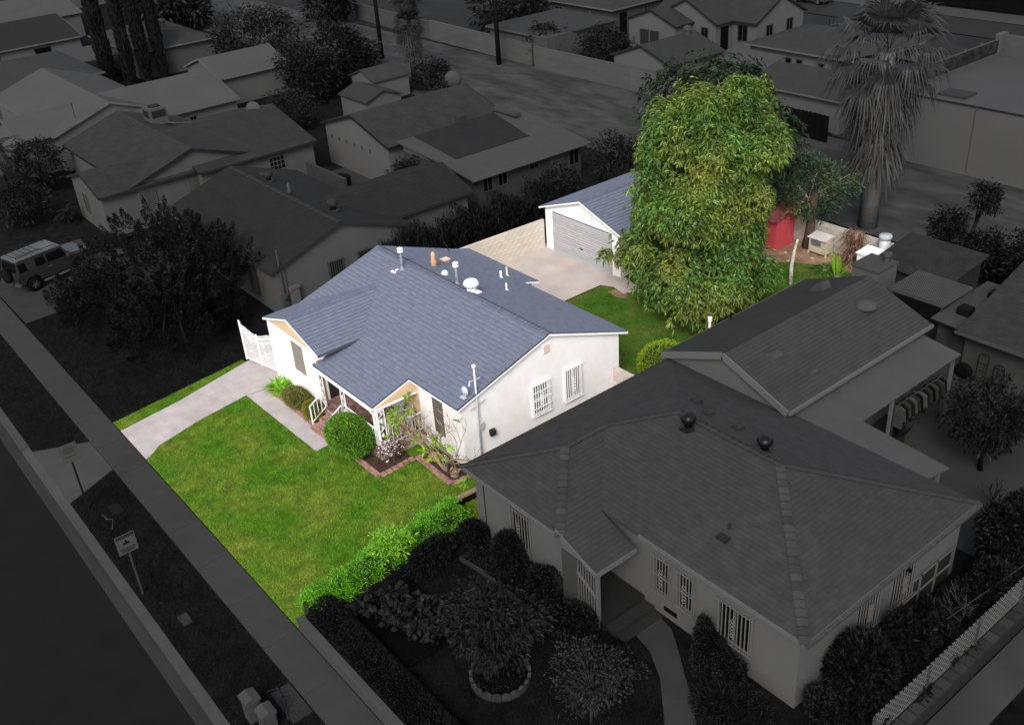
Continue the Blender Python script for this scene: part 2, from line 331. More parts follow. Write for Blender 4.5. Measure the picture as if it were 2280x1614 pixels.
# grass blades over the lawns
def inside(P, poly):
    x, y = P[:,0], P[:,1]; r = np.zeros(len(P), bool); n = len(poly)
    for i in range(n):
        (x0,y0),(x1,y1) = poly[i], poly[(i+1)%n]
        with np.errstate(divide='ignore', invalid='ignore'): r ^= ((y0 > y) != (y1 > y)) & (x < (x1-x0)*(y-y0)/(y1-y0)+x0)
    return r
def blades(poly, holes, n, name, label, cols, ln=.06, z=.012):
    lo, hi = np.min(poly, 0), np.max(poly, 0); P = nr.uniform(lo, hi, (n,2)); k = inside(P, poly)
    for h in holes: k &= ~inside(P, h)
    P = P[k]; m = len(P); a = nr.uniform(0, 6.283, m); L = ln*nr.uniform(.5,1.3,m); tl = nr.normal(0,.6,(m,2))*L[:,None]; b = np.stack([np.cos(a), np.sin(a)],1)*.009
    z0 = np.full((m,1), z); V = np.stack([np.hstack([P-b,z0]), np.hstack([P+b,z0]), np.hstack([P+tl, z0+L[:,None]])],1).reshape(-1,3)
    return np_mesh(name, V, np.arange(m*3).reshape(-1,3), cols, kind='stuff', label=label, category='grass')
gm = mat('grass_blade', (.074,.182,.012), isl=.55, var=.4, scale=2.2, spec=.1, rough=.6, col2=(.19,.22,.032), c2scale=.5, edge=(.40,.72), detail=8)
walk = [(-13.9,4.98),(-7.9,5.1),(-7.93,6.1),(-4.8,6.0),(-4.75,7.7),(-2.5,7.65),(-2.5,9),(-14,9)]
blades(LAWN, [walk], 150000, 'grass', 'mown green turf of the front lawn', gm)
blades([(-15.75,.0),(-14.95,.0),(-15.48,2.74),(-16.45,6.3),(-16.7,6.3)], [], 14000, 'grass', 'narrow green turf strip left of the driveway', gm, z=.012)
gm2 = mat('grass_blade_back', (.05,.128,.012), isl=.5, var=.35, scale=.5, spec=.1, rough=.6, col2=(.09,.12,.022), c2scale=.5)
blades(BL, [[(-10.6,15),(-10.5,22.6),(-8.6,22.3),(-8.6,24.2),(-10.6,24.2)], [(-10.4,33.4),(-1,33.4),(-1,32.4),(-4.2,31.6),(-6,30.5),(-10.4,29.9)]], 130000, 'grass', 'green turf of the back garden below the big tree', gm2)
# ================================================================ the white house
stucco = mat('white_stucco', (.81,.782,.765), var=.035, scale=4, spec=.15, bump=.25, bscale=60, col2=(.775,.74,.718), c2scale=.8, edge=(.45,.8), stretch=(1,1,.6))
trimw = mat('white_trim', (.82,.80,.79), var=.02, spec=.3, rough=.5)
tanw = mat('tan_panel', (.60,.43,.28), var=.06, scale=2, spec=.15)
shing = mat('blue_grey_shingle', (.124,.139,.185), var=.15, scale=1.6, spec=.15, rough=.9, bump=.2, bscale=40, stretch=(2.2,2.2,18), detail=9)
shing2 = mat('blue_grey_cap', (.105,.112,.155), var=.2, scale=3, spec=.15, rough=.9, obj=.12)
brick_m = mat('red_brick', (.30,.165,.14), var=.25, scale=6, obj=.3, spec=.1, bump=.3, bscale=60)
brick_p = mat('porch_brick', (.21,.12,.11), var=.25, scale=6, obj=.35, spec=.15, bump=.3, bscale=60)
mortar = mat('mortar', (.33,.27,.24), var=.1)
iron = mat('white_iron', (.83,.81,.80), var=.02, spec=.4, rough=.4)
screen = mat('dark_screen', (.24,.205,.185), var=.1, scale=6, spec=.3, rough=.5)
glass = mat('dark_glass', (.03,.03,.035), var=0, spec=.6, rough=.15)
blind = mat('window_blind', (.13,.13,.14), var=.35, scale=5, spec=.5, rough=.25, stretch=(1,.3,4))
doorm = mat('dark_door', (.025,.022,.025), var=.2, spec=.3, rough=.5)
galv = mat('galvanised', (.55,.56,.60), var=.08, spec=.5, rough=.4, metal=.3)
butt = mat('shingle_butt_shadow', (.058,.063,.080), var=.2)
H = thing('house', 'white stucco bungalow with blue grey shingle roof and brick porch', 'house', (-8.6,12.7,0))
XL, XR, YF, YB, YR, ZR = -14.35, -2.95, 8.7, 16.5, 12.8, 4.13
zf = lambda x, y: ZR-.306*(YR-y); zb = lambda x, y: ZR-.37*(y-YR)
B(MB().prism([(XL,YF,0),(XL,YB,0),(XL,YB,zb(0,YB)-.11),(XL,YR,ZR-.11),(XL,YF,zf(0,YF)-.11)], (XR-XL,0,0)), 'wall', stucco, H)
# front wing: gable towards the street
WX, WZ, WE, WY = -12.1, 3.63, 2.88, 6.82
zwl = lambda x, y: WZ-(WX-x)*(WZ-WE)/2.3; zwr = lambda x, y: WZ-(x-WX)*(WZ-WE)/2.4
B(MB().prism([(-14.3,WY,0),(-10.2,WY,0),(-10.2,WY,zwr(-10.2,0)-.11),(WX,WY,WZ-.11),(-14.3,WY,zwl(-14.3,0)-.11)], (0,1.95,0)), 'wing_wall', stucco, H)
gp = MB().prism([(-14.05,WY-.03,2.82),(-10.25,WY-.03,2.82),(WX,WY-.03,WZ-.13)], (0,.028,0)); B(gp, 'gable_panel', tanw, H, label='tan boarded gable over the front wing')
COURSE = .19
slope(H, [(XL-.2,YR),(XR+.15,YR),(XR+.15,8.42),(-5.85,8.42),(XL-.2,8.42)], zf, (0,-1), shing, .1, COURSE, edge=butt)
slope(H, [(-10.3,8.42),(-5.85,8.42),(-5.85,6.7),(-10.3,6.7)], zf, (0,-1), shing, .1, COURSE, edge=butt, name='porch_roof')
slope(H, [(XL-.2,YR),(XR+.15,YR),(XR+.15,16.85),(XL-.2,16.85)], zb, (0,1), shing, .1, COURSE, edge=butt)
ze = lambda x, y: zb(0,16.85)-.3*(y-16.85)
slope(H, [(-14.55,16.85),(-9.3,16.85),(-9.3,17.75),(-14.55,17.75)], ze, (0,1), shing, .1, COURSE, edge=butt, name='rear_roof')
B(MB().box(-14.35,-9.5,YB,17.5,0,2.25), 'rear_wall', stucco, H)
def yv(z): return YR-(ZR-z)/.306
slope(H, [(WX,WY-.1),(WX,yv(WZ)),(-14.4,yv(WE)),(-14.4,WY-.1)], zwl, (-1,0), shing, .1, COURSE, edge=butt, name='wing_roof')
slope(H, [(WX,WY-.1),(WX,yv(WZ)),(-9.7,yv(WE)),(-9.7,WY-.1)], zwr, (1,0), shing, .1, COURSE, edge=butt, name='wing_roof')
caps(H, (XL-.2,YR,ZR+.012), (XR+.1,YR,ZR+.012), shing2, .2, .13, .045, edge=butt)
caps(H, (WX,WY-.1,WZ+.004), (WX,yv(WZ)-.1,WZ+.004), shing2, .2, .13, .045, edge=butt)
def trim(p, q, hgt=.075, wd=.025, nm='fascia', mm=trimw, par=H): return B(MB().beam(p, q, wd, hgt), nm, mm, par)
e = .055
trim((XR+.166,YR,ZR-e-.045),(XR+.166,8.42,zf(0,8.42)-e-.045), .035); trim((XR+.166,YR,ZR-e-.02),(XR+.166,16.85,zb(0,16.85)-e-.02))
trim((XL-.216,YR,ZR-e),(XL-.216,16.85,zb(0,16.85)-e))
trim((XL-.2,16.866,zb(0,16.85)-e),(XR+.15,16.866,zb(0,16.85)-e)); trim((-5.8,8.404,zf(0,8.42)-e-.04),(XR+.15,8.404,zf(0,8.42)-e-.04), .035)
trim((-10.3,6.684,zf(0,6.7)-e-.03),(-5.85,6.684,zf(0,6.7)-e-.03), .04); trim((-5.834,6.7,zf(0,6.7)-e-.035),(-5.834,8.42,zf(0,8.42)-e-.035), .04)
trim((WX,WY-.116,WZ-e),(-14.4,WY-.116,WE-e)); trim((WX,WY-.116,WZ-e),(-9.7,WY-.116,WE-e));
trim((-14.55,17.766,ze(0,17.75)-e),(-9.3,17.766,ze(0,17.75)-e)); trim((-9.284,16.85,ze(0,16.85)-e),(-9.284,17.75,ze(0,17.75)-e))
B(MB().beam((-10.35,6.63,zf(0,6.7)-.075),(-5.8,6.63,zf(0,6.7)-.1),.08,.07), 'gutter', trimw, H)
B(MB().tube([(-5.85,6.62,2.2),(-5.85,6.62,2.1),(-5.8,6.7,1.95),(-5.78,6.72,.55)], .035, 8), 'downpipe', trimw, H, smooth=True)
B(MB().prism([(-5.86,6.78,2.14),(-5.86,8.7,2.14),(-5.86,8.7,2.73),(-5.86,6.82,2.17)], (.06,0,0)), 'porch_gable', tanw, H, label='tan side panel of the porch roof')
B(MB().beam((-5.83,6.8,2.1),(-5.83,8.7,2.1),.09,.09), 'porch_beam', trimw, H); B(MB().beam((-10.2,6.8,2.12),(-5.83,6.8,2.12),.09,.09), 'porch_beam', trimw, H)
B(MB().box(-10.2,-5.68,8.655,8.69,.55,2.72), 'porch_back_wall', tanw, H, label='tan back wall of the porch')
B(MB().box(-5.68,XR-.01,8.655,8.69,.05,2.66), 'front_wall', stucco, H)
# porch floor and steps laid in brick
pf = B(MB().box(-10.18,-5.55,6.65,8.66,.02,.47), 'porch_floor', mortar, H)
bmesh_ = None
def brick(par, x, y, z, ang=0, mm=brick_m, sz=(.21,.10,.065)):
    key = (mm.name, sz)
    if key not in BR:
        o = B(MB().box(-sz[0]/2,sz[0]/2,-sz[1]/2,sz[1]/2,-sz[2]/2,sz[2]/2), 'brick', mm, None, local=True, bevel=.006); BR[key] = o.data; o.parent = par
    else: o = link('brick', BR[key], None, par)
    o.location = Vector((x,y,z))-org_of(par); o.rotation_euler = (rnd.uniform(-.01,.01), rnd.uniform(-.01,.01), ang+rnd.uniform(-.02,.02)); return o
BR = {}
j = 0; y = 6.72
while y < 8.6:
    x = -10.05+(.13 if j % 2 else 0)
    while x < -5.6: brick(pf, x, y, .475, 0, brick_p, (.255,.125,.06)); x += .268
    y += .138; j += 1
for i in range(17): brick(pf, -10.0+.27*i, 6.60, .35, 0, brick_p, (.255,.125,.06)); 
for i in range(8): brick(pf, -5.5, 6.75+.27*i, .35, math.pi/2, brick_p, (.255,.125,.06))
st = B(MB().box(-9.55,-8.25,5.88,6.6,0,.12).box(-9.53,-8.27,6.22,6.59,.118,.29), 'steps', mortar, H)
for k, (y0, zz) in enumerate(((5.94,.12),(6.07,.12),(6.28,.29),(6.41,.29),(6.54,.29),(5.9,.06),(6.24,.22))):
    for i in range(5): brick(st, -9.4+.255*i, y0, zz, 0, brick_m, (.24,.12,.06))
for i in range(5): brick(st, -9.42+.25*i, 5.8, .035, 0, brick_m, (.24,.12,.06))
# iron posts, rails
def iron_post(x, y, z0, z1, ax=(1,0,0), w_=.28):
    a = Vector(ax); o = Vector((x,y,0)); mb = MB()
    for s in (-w_/2, w_/2): q = o+a*s; mb.beam(q+Vector((0,0,z0)), q+Vector((0,0,z1)), .035)
    n = int((z1-z0)/.27)
    for i in range(n):
        c = o+Vector((0,0,z0+(i+.5)*(z1-z0)/n)); sg = 1 if i % 2 else -1
        pts = [c+a*(sg*(.085*(1-t)*math.cos(t*7)))+Vector((0,0,-.12+.24*t)) for t in np.linspace(0,1,9)]; mb.tube(pts, .012, 4)
        pts = [c+a*(-sg*(.03+.05*math.cos(t*6.3)))+Vector((0,0,.02+.05*math.sin(t*6.3))) for t in np.linspace(0,1,8)]; mb.tube(pts, .010, 4)
    mb.beam(o-a*w_/2+Vector((0,0,z1-.02)), o+a*w_/2+Vector((0,0,z1-.02)), .03); mb.beam(o-a*w_/2+Vector((0,0,z0+.03)), o+a*w_/2+Vector((0,0,z0+.03)), .03)
    B(mb, 'iron_post', iron, H)
iron_post(-9.9,6.75,.5,2.1); iron_post(-8.2,6.75,.5,2.1); iron_post(-5.85,6.75,.5,2.08, w_=.24); iron_post(-5.70,6.93,.5,2.08, (0,1,0), .28)
def rail(p, q, h=.8, n=8, off=.08, parent=None):
    p, q = Vector(p), Vector(q); par = parent or H; z = Vector((0,0,1))
    r = B(MB().beam(p+z*h, q+z*h, .045, .03), 'handrail', iron, par); B(MB().beam(p+z*off, q+z*off, .03, .025), 'bottom_rail', iron, r)
    for i in range(n+1): c = p.lerp(q, i/n); B(MB().beam(c+z*off, c+z*h, .022), 'baluster', iron, r)
rail((-8.05,6.72,.5),(-5.95,6.72,.5), n=13); rail((-5.6,7.1,.5),(-5.6,8.6,.5), n=9)
rail((-9.62,5.95,.1),(-9.62,6.62,.5), .82, 4); rail((-8.2,5.95,.1),(-8.2,6.62,.5), .82, 4); 
for x in (-9.62,-8.2): B(MB().beam((x,5.95,.02),(x,5.95,.93),.045), 'newel_post', iron, H)
# doors and windows
door = B(MB().box(-10.2,-10.15,7.15,8.15,.5,2.35), 'front_door', doorm, H, label='dark front door under the porch')
B(MB().box(-10.19,-10.13,7.08,7.15,.5,2.42).box(-10.19,-10.13,8.15,8.22,.5,2.42).box(-10.19,-10.13,7.15,8.15,2.35,2.42), 'door_frame', trimw, door)
B(MB().lathe([(.01,0),(.03,.01),(.03,.05),(.015,.07)], (-10.15,7.25,1.5), 8, 'x'), 'door_handle', galv, door)
B(MB().box(-10.2,-10.17,6.84,7.06,.5,2.4), 'side_panel', mat('brown_panel', (.28,.17,.10), var=.1), H)
window(H, (-12.25,WY,1.2), (1,0,0), (0,-1,0), 1.05, 1.45, trimw, screen, fw=.025, out=.03)
window(H, (-4.8,8.655,.8), (1,0,0), (0,-1,0), .75, 1.6, trimw, mat('dim_screen', (.10,.09,.085), var=.1, spec=.3), fw=.025, out=.03)
window(H, (XR,11.87,.78), (0,1,0), (1,0,0), .92, 1.40, trimw, blind, bars=8, hb=(.36,.7,1.06), fw=.09, my=1, scroll=True, bm_=iron)
window(H, (XR,13.5,.72), (0,1,0), (1,0,0), .92, 1.46, trimw, blind, bars=9, hb=(), fw=.09, mx=1, scroll=True, bm_=iron)
v = B(MB().obox((XR,12.56,3.25),(0,1,0),(1,0,0),0,.38,-.01,.025,0,.4), 'gable_vent', trimw, H)
for i in range(6): B(MB().obox((XR,12.6,3.28+.06*i),(0,1,0),(1,0,0),0,.3,.026,.05,0,.02), 'slat', mat('vent_slat', (.55,.36,.30), var=.05), v)
# pipes, pots and turbine on the roof
def flue(x, y, z, hgt=.8, r=.06):
    f = B(MB().lathe([(.17,-.05),(.16,.03),(r*1.15,.1),(r,.2),(r,hgt)], (x,y,z), 14), 'flue_pipe', mat('dull_flue', (.16,.17,.20), var=.2, scale=6, spec=.4, rough=.4), H, smooth=True)
    B(MB().lathe([(r*1.2,hgt-.02),(r*2.2,hgt),(r*2.2,hgt+.05),(r*1.2,hgt+.07),(r*1.2,hgt+.1),(r*2.3,hgt+.12),(r*2.0,hgt+.18),(.02,hgt+.2)], (x,y,z), 14), 'flue_cap', trimw, f, smooth=True)
flue(-11.9,12.35,3.98); flue(-8.85,13.05,4.03)
B(MB().box(-12.25,-11.95,11.95,12.15,3.88,3.92).box(-12.1,-12.02,12.1,12.3,3.9,3.97), 'roof_flashing', trimw, H)
tb = B(MB().lathe([(.27,-.12),(.27,-.06),(.2,-.02),(.2,.22),(.24,.24)], (-7.8,13.0,4.1), 18), 'roof_turbine', trimw, H, smooth=True)
B(MB().lathe([(.22,.2),(.29,.26),(.31,.34),(.28,.44),(.18,.5),(.02,.53)], (-7.8,13.0,4.1), 18), 'turbine_head', trimw, tb, smooth=True)
for i in range(18):
    a = i*math.pi/9; c = Vector((-7.8,13.0,4.1)); B(MB().beam(c+Vector((.235*math.cos(a),.235*math.sin(a),.21)), c+Vector((.325*math.cos(a+.25),.325*math.sin(a+.25),.34)), .012, .05), 'turbine_fin', galv, tb)
B(MB().box(-8.1,-7.5,12.7,13.3,4.02,4.06), 'turbine_base', trimw, tb)
for x, y, h_, r in ((-9.9,16.1,.32,.05),(-10.25,16.7,.42,.03),(-8.1,15.0,.32,.035)):
    B(MB().lathe([(.1,-.06),(.1,.0),(r,.04),(r,h_)], (x,y,zb(0,y)), 10), 'vent_pipe', trimw, H, smooth=True)
terra = mat('terracotta', (.50,.29,.20), var=.25, scale=8, spec=.1)
B(MB().lathe([(.16,-.1),(.13,.12),(.15,.2),(.09,.42),(.11,.52),(.05,.66)], (-11.5,13.72,3.79), 9), 'clay_chimney_pot', terra, H, smooth=True)
cb = B(MB().box(-12.3,-12.05,14.65,14.9,3.3,3.52), 'chimney_box', terra, H); B(MB().box(-12.35,-12.0,14.6,14.95,3.52,3.56), 'chimney_lid', mat('pale_terracotta', (.62,.45,.36), var=.15), cb)
B(MB().lathe([(.16,-.06),(.16,.06),(.1,.16),(.02,.2)], (-10.2,13.37,3.92), 10), 'dome_vent', trimw, H, smooth=True)
B(MB().tube([(-13.9,16.2,2.85),(-14.0,16.0,3.5)], .015, 5), 'aerial_rod', doorm, H)
# mast with aerials on the gable corner
mast = B(MB().tube([(-2.83,9.3,.1),(-2.83,9.32,4.15)], .035, 8), 'service_mast', galv, H, smooth=True)
B(MB().lathe([(.02,0),(.075,.02),(.07,.09),(.01,.12)], (-2.83,9.32,4.13), 10), 'mast_cap', trimw, mast); B(MB().beam((-2.83,9.05,3.62),(-2.83,9.55,3.62),.03).beam((-2.9,9.15,3.6),(-2.78,9.0,3.5),.05), 'aerial_arm', galv, mast)
B(MB().beam((-2.86,9.0,2.45),(-2.86,9.7,2.62),.03), 'mast_bracket', galv, mast)
dsh = B(MB().lathe([(.03,-.05),(.15,-.02),(.2,.05),(.19,.06),(.14,0),(.02,-.03)], (-3.05,8.95,3.2), 12, 'y'), 'satellite_dish', galv, H, smooth=True)
B(MB().tube([(-3.05,9.0,2.92),(-3.05,8.97,3.2)], .018, 6).box(-3.2,-2.95,8.85,9.1,2.9,2.97), 'dish_mount', galv, dsh)
B(MB().box(-2.93,-2.8,9.28,9.5,1.45,1.75), 'meter_box', galv, H)
fl = B(MB().box(-2.94,-2.86,9.8,9.95,1.1,1.2), 'floodlight', doorm, H); B(MB().prism([(-2.86,9.75,1.05),(-2.86,10.0,1.05),(-2.86,10.0,1.25),(-2.86,9.75,1.25)], (.14,-.03,-.03)), 'lamp_head', D(60), fl)
# ================================================================ garage, walls, gate
Gr = thing('garage', 'white detached garage with grey sectional door and blue shingle roof', 'garage', (-13.1,27,0))
GX, GZ = -13.05, 3.42
gl = lambda x, y: GZ-abs(x-GX)*.345
B(MB().prism([(-15.95,23.85,0),(-10.35,23.85,0),(-10.35,23.85,gl(-10.35,0)-.1),(GX,23.85,GZ-.1),(-15.95,23.85,gl(-15.95,0)-.1)], (0,6.4,0)), 'wall', stucco, Gr)
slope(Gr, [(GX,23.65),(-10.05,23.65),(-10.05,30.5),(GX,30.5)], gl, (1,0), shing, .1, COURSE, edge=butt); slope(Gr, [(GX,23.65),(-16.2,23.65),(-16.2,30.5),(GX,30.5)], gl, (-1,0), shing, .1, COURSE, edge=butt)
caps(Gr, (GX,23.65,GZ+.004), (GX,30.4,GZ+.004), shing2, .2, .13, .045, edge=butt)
trim((GX,23.634,GZ-e),(-16.2,23.634,gl(-16.2,0)-e), par=Gr); trim((GX,23.634,GZ-e),(-10.05,23.634,gl(-10.05,0)-e), par=Gr); trim((-10.034,23.65,gl(-10.05,0)-e),(-10.034,30.5,gl(-10.05,0)-e), par=Gr)
gd = B(MB().box(-15.32,-10.86,23.80,23.84,.02,2.22), 'garage_door', D(60), Gr)
doorg = mat('grey_door_panel', (.36,.35,.36), var=.04, spec=.3, rough=.5, obj=.05)
for i in range(16): B(MB().prism([(-15.3,23.8,.03+.136*i),(-15.3,23.8,.155+.136*i),(-15.3,23.775,.15+.136*i),(-15.3,23.762,.04+.136*i)], (4.42,0,0)), 'door_slat', doorg, gd)
B(MB().box(-13.2,-13.0,23.74,23.765,.75,.8), 'door_handle', doorm, gd)
for a in ((-15.48,-15.33),(-10.86,-10.7)): B(MB().box(a[0],a[1],23.79,23.845,0,2.3), 'door_jamb', trimw, Gr)
B(MB().box(-12.36,-12.33,23.825,23.846,2.35,3.05), 'wall_conduit', galv, Gr); B(MB().box(-10.3,-10.15,23.7,23.82,2.12,2.3), 'wall_lamp', doorm, Gr)
blk = mat('block', (.55,.49,.42), var=.10, scale=3, obj=.05, spec=.08, bump=.35, bscale=50); blk2 = mat('block_grey', (.40,.365,.32), var=.2, scale=2.5, obj=.14, spec=.08, bump=.35, bscale=50)
def blockwall(name, label, cat, p, q, rows, mm, wd=.15, bl=.4, bh=.2, core=None, z0=0, capm=None, limit=300):
    p, q = Vector(p), Vector(q); d = (q-p); L_ = d.length; d /= L_; n = Vector((-d.y,d.x,0)); ang = math.atan2(d.y,d.x); t = thing(name, label, cat, (p.x,p.y,z0))
    B(MB().prism([p-n*(wd/2-.012)+Vector((0,0,z0-.05)), q-n*(wd/2-.012)+Vector((0,0,z0-.05)), q+n*(wd/2-.012)+Vector((0,0,z0-.05)), p+n*(wd/2-.012)+Vector((0,0,z0-.05))], (0,0,rows*bh+.04)), 'core', core or mortar, t)
    me = None
    for r_i in range(rows):
        s = 0 if r_i % 2 else -bl/2
        while s < L_-.02:
            a, b = max(0, s), min(L_, s+bl); full = b-a > bl-.01
            if full and me: o = link('block', me, None, t)
            else:
                hl = (b-a)/2-.005; o = B(MB().box(-hl,hl,-wd/2,wd/2,-bh/2+.005,bh/2-.005), 'block', mm, t, local=True)
                if full: me = o.data
            o.location = p+d*((a+b)/2)+Vector((0,0,z0+bh*(r_i+.5)))-org_of(t); o.rotation_euler = (0,0,ang); s += bl
    return t
blockwall('block_wall', 'cream concrete block wall left of the garage court', 'wall', (-16.45,13.4,0), (-16.1,23.8,0), 8, blk, core=mat('cream_mortar', (.50,.44,.37), var=.1))
blockwall('block_wall', 'stained grey block wall behind the red shed and hutch', 'wall', (-9.6,33.4,0), (-.9,33.4,0), 7, blk2)
blockwall('block_wall', 'short whitewashed block wall joining the back corner of the house', 'wall', (-2.93,16.25,0), (-1.7,16.25,0), 6, mat('pale_block', (.5,.44,.40), var=.15, obj=.08, bump=.3))
gt = thing('iron_gate', 'white wrought iron gate across the driveway beside the house', 'gate', (-15.5,6.6,0))
p0, p1 = Vector((-16.55,6.45,.05)), Vector((-14.4,6.9,.05)); N_ = 26
top = lambda t: 1.62+.28*math.cos(t*math.pi*2)*.5+(.12 if t < .04 else 0)
fr = MB().beam(p0+Vector((0,0,.1)), p1+Vector((0,0,.1)), .035); fr.tube([p0.lerp(p1,t)+Vector((0,0,top(t)-.1)) for t in np.linspace(0,1,25)], .02, 5)
fr.tube([p0.lerp(p1,t)+Vector((0,0,top(t)-.32)) for t in np.linspace(0,1,25)], .014, 5)
for t in (0, .5, 1): fr.beam(p0.lerp(p1,t), p0.lerp(p1,t)+Vector((0,0,top(t)+.12)), .05)
B(fr, 'gate_frame', iron, gt)
for i in range(N_+1):
    t = i/N_; B(MB().beam(p0.lerp(p1,t)+Vector((0,0,.08)), p0.lerp(p1,t)+Vector((0,0,top(t)+.08)), .026), 'picket', iron, gt)
for tt in (.28,.72):
    mb = MB(); c = p0.lerp(p1,tt)+Vector((0,-.03,.95)); d_ = (p1-p0).normalized()
    for s in (1,-1):
        for zz in (1,-1): mb.tube([c+d_*s*(.05+.11*t*math.cos(t*6))+Vector((0,0,zz*(.08+.28*t)+.05*math.sin(t*6))) for t in np.linspace(0,1,10)], .013, 4)
    B(mb, 'scroll_ornament', iron, gt)
# brick edging
def edging(label, segs):
    t = thing('brick_edging', label, 'brick edging', (segs[0][0][0],segs[0][0][1],0))
    for p, q in segs:
        p, q = Vector((*p,0)), Vector((*q,0)); L_ = (q-p).length; n = int(L_/.222); a = math.atan2(q.y-p.y,q.x-p.x); nv = Vector((-math.sin(a),math.cos(a),0))
        for i in range(n): c = p.lerp(q,(i+.5)/n); brick(t, c.x+rnd.uniform(-.008,.008), c.y, .065, a, brick_m, (.205,.10,.075)); brick(t, c.x-nv.x*.1, c.y-nv.y*.1, .035, a, brick_m, (.205,.10,.075))
edging('pink brick edging round the flower bed by the porch', [((-6.85,6.06),(-4.84,6.06)),((-4.84,6.06),(-4.9,7.6))])
edging('pink brick edging round the plumeria bed at the house corner', [((-4.85,7.78),(-2.58,7.72)),((-2.58,7.72),(-2.5,8.6))])
edging('low brick edging of the shrub bed below the front window', [((-13.55,6.02),(-9.6,6.02))])
# ================================================================ plants of the plot
bark = mat('bark', (.16,.115,.08), var=.3, scale=6, spec=.05, bump=.6, bscale=20); barkp = mat('pale_bark', (.30,.26,.18), var=.25, scale=8, spec=.05)
bright = mat('hedge_leaf', (.105,.30,.014), isl=.5, var=.2, scale=1.2, rough=.45, spec=.3, trans=.2)
topi = mat('topiary_leaf', (.085,.205,.012), isl=.45, var=.2, scale=1.5, rough=.45, spec=.3, trans=.15)
def globe(name, label, cat, c, rad, n, Ln, Wd, m, twig=True, seed=1, lump=.03, group=None, base=0, core_m=None):
    t = thing(name, label, cat, (c[0],c[1],base), group); d = rdir(n); rr = nr.uniform(.86,1.02,n)*lumpy(d, lump, seed)
    P = np.array(c)+d*rr[:,None]*np.array(rad); k = P[:,2] > base+.02; P, d = P[k], d[k]
    V, F = leafs(P, unit(d*.7+nr.normal(size=d.shape)*.55+np.array([0,0,.25])), Ln*nr.uniform(.7,1.3,len(P)), Wd, .1)
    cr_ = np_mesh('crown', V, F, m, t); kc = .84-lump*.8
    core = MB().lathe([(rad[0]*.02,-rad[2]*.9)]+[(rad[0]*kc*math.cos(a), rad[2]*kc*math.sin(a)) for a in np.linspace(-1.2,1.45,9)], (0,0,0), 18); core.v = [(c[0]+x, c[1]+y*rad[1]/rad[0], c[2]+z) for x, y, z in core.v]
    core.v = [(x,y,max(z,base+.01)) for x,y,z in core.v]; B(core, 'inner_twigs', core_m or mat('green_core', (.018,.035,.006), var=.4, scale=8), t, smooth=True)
    B(MB().tube([(c[0],c[1],base),(c[0],c[1],c[2])], [.06,.04], 6), 'stem', bark, t)
    return t
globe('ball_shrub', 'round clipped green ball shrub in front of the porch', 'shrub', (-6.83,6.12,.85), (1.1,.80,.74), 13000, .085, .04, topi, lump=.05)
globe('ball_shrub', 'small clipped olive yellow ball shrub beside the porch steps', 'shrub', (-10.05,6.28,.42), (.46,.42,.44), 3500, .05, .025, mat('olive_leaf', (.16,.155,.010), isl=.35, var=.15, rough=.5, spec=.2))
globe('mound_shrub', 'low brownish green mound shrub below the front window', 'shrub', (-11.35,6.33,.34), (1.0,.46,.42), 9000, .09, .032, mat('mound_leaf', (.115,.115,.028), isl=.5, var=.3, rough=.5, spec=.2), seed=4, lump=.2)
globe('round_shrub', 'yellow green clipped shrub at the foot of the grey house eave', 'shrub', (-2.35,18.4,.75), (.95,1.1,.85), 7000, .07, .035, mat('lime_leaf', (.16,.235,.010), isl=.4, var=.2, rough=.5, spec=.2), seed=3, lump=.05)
# hedge along the right boundary
hp = [(.02,.42),(-.22,1.6),(-.42,3.0),(-.55,4.4),(-.62,5.6),(-.7,6.75)]
hd = thing('hedge', 'bright green loose hedge along the edge of the front lawn', 'hedge', (-.3,3.5,0))
Vs, Fs, cc_ = [], [], []
n = 0
for i in range(420):
    t = nr.uniform(0, len(hp)-1.001); a = int(t); q = np.array(hp[a])*(1-t+a)+np.array(hp[a+1])*(t-a)
    ang = nr.uniform(-.4, math.pi+.4); hh = .80+.12*math.sin(t*3.3)+.1*math.sin(t*7)+.06*math.sin(t*17); c = np.array([q[0]+math.cos(ang)*.47, q[1]+nr.uniform(-.1,.1), max(.12, .38+math.sin(ang)*(hh-.38))]); cc_.append(c)
    m_ = 46; e_ = rdir(m_); P = c+e_*nr.uniform(.03,.2,(m_,1)); dr = unit(e_*.5+np.array([math.cos(ang)*.7,0,math.sin(ang)*.6+.3])+nr.normal(size=e_.shape)*.4)
    V, F = leafs(P, dr, .085*nr.uniform(.6,1.4,m_), .032, .1); Vs.append(V); Fs.append(F+n); n += len(V)
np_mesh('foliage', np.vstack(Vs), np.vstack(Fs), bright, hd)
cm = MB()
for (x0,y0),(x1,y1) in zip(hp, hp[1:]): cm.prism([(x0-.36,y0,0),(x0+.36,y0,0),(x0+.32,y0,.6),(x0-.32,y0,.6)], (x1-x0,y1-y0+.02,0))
B(cm, 'inner_twigs', mat('hedge_core', (.015,.03,.005), var=.4, scale=8), hd)
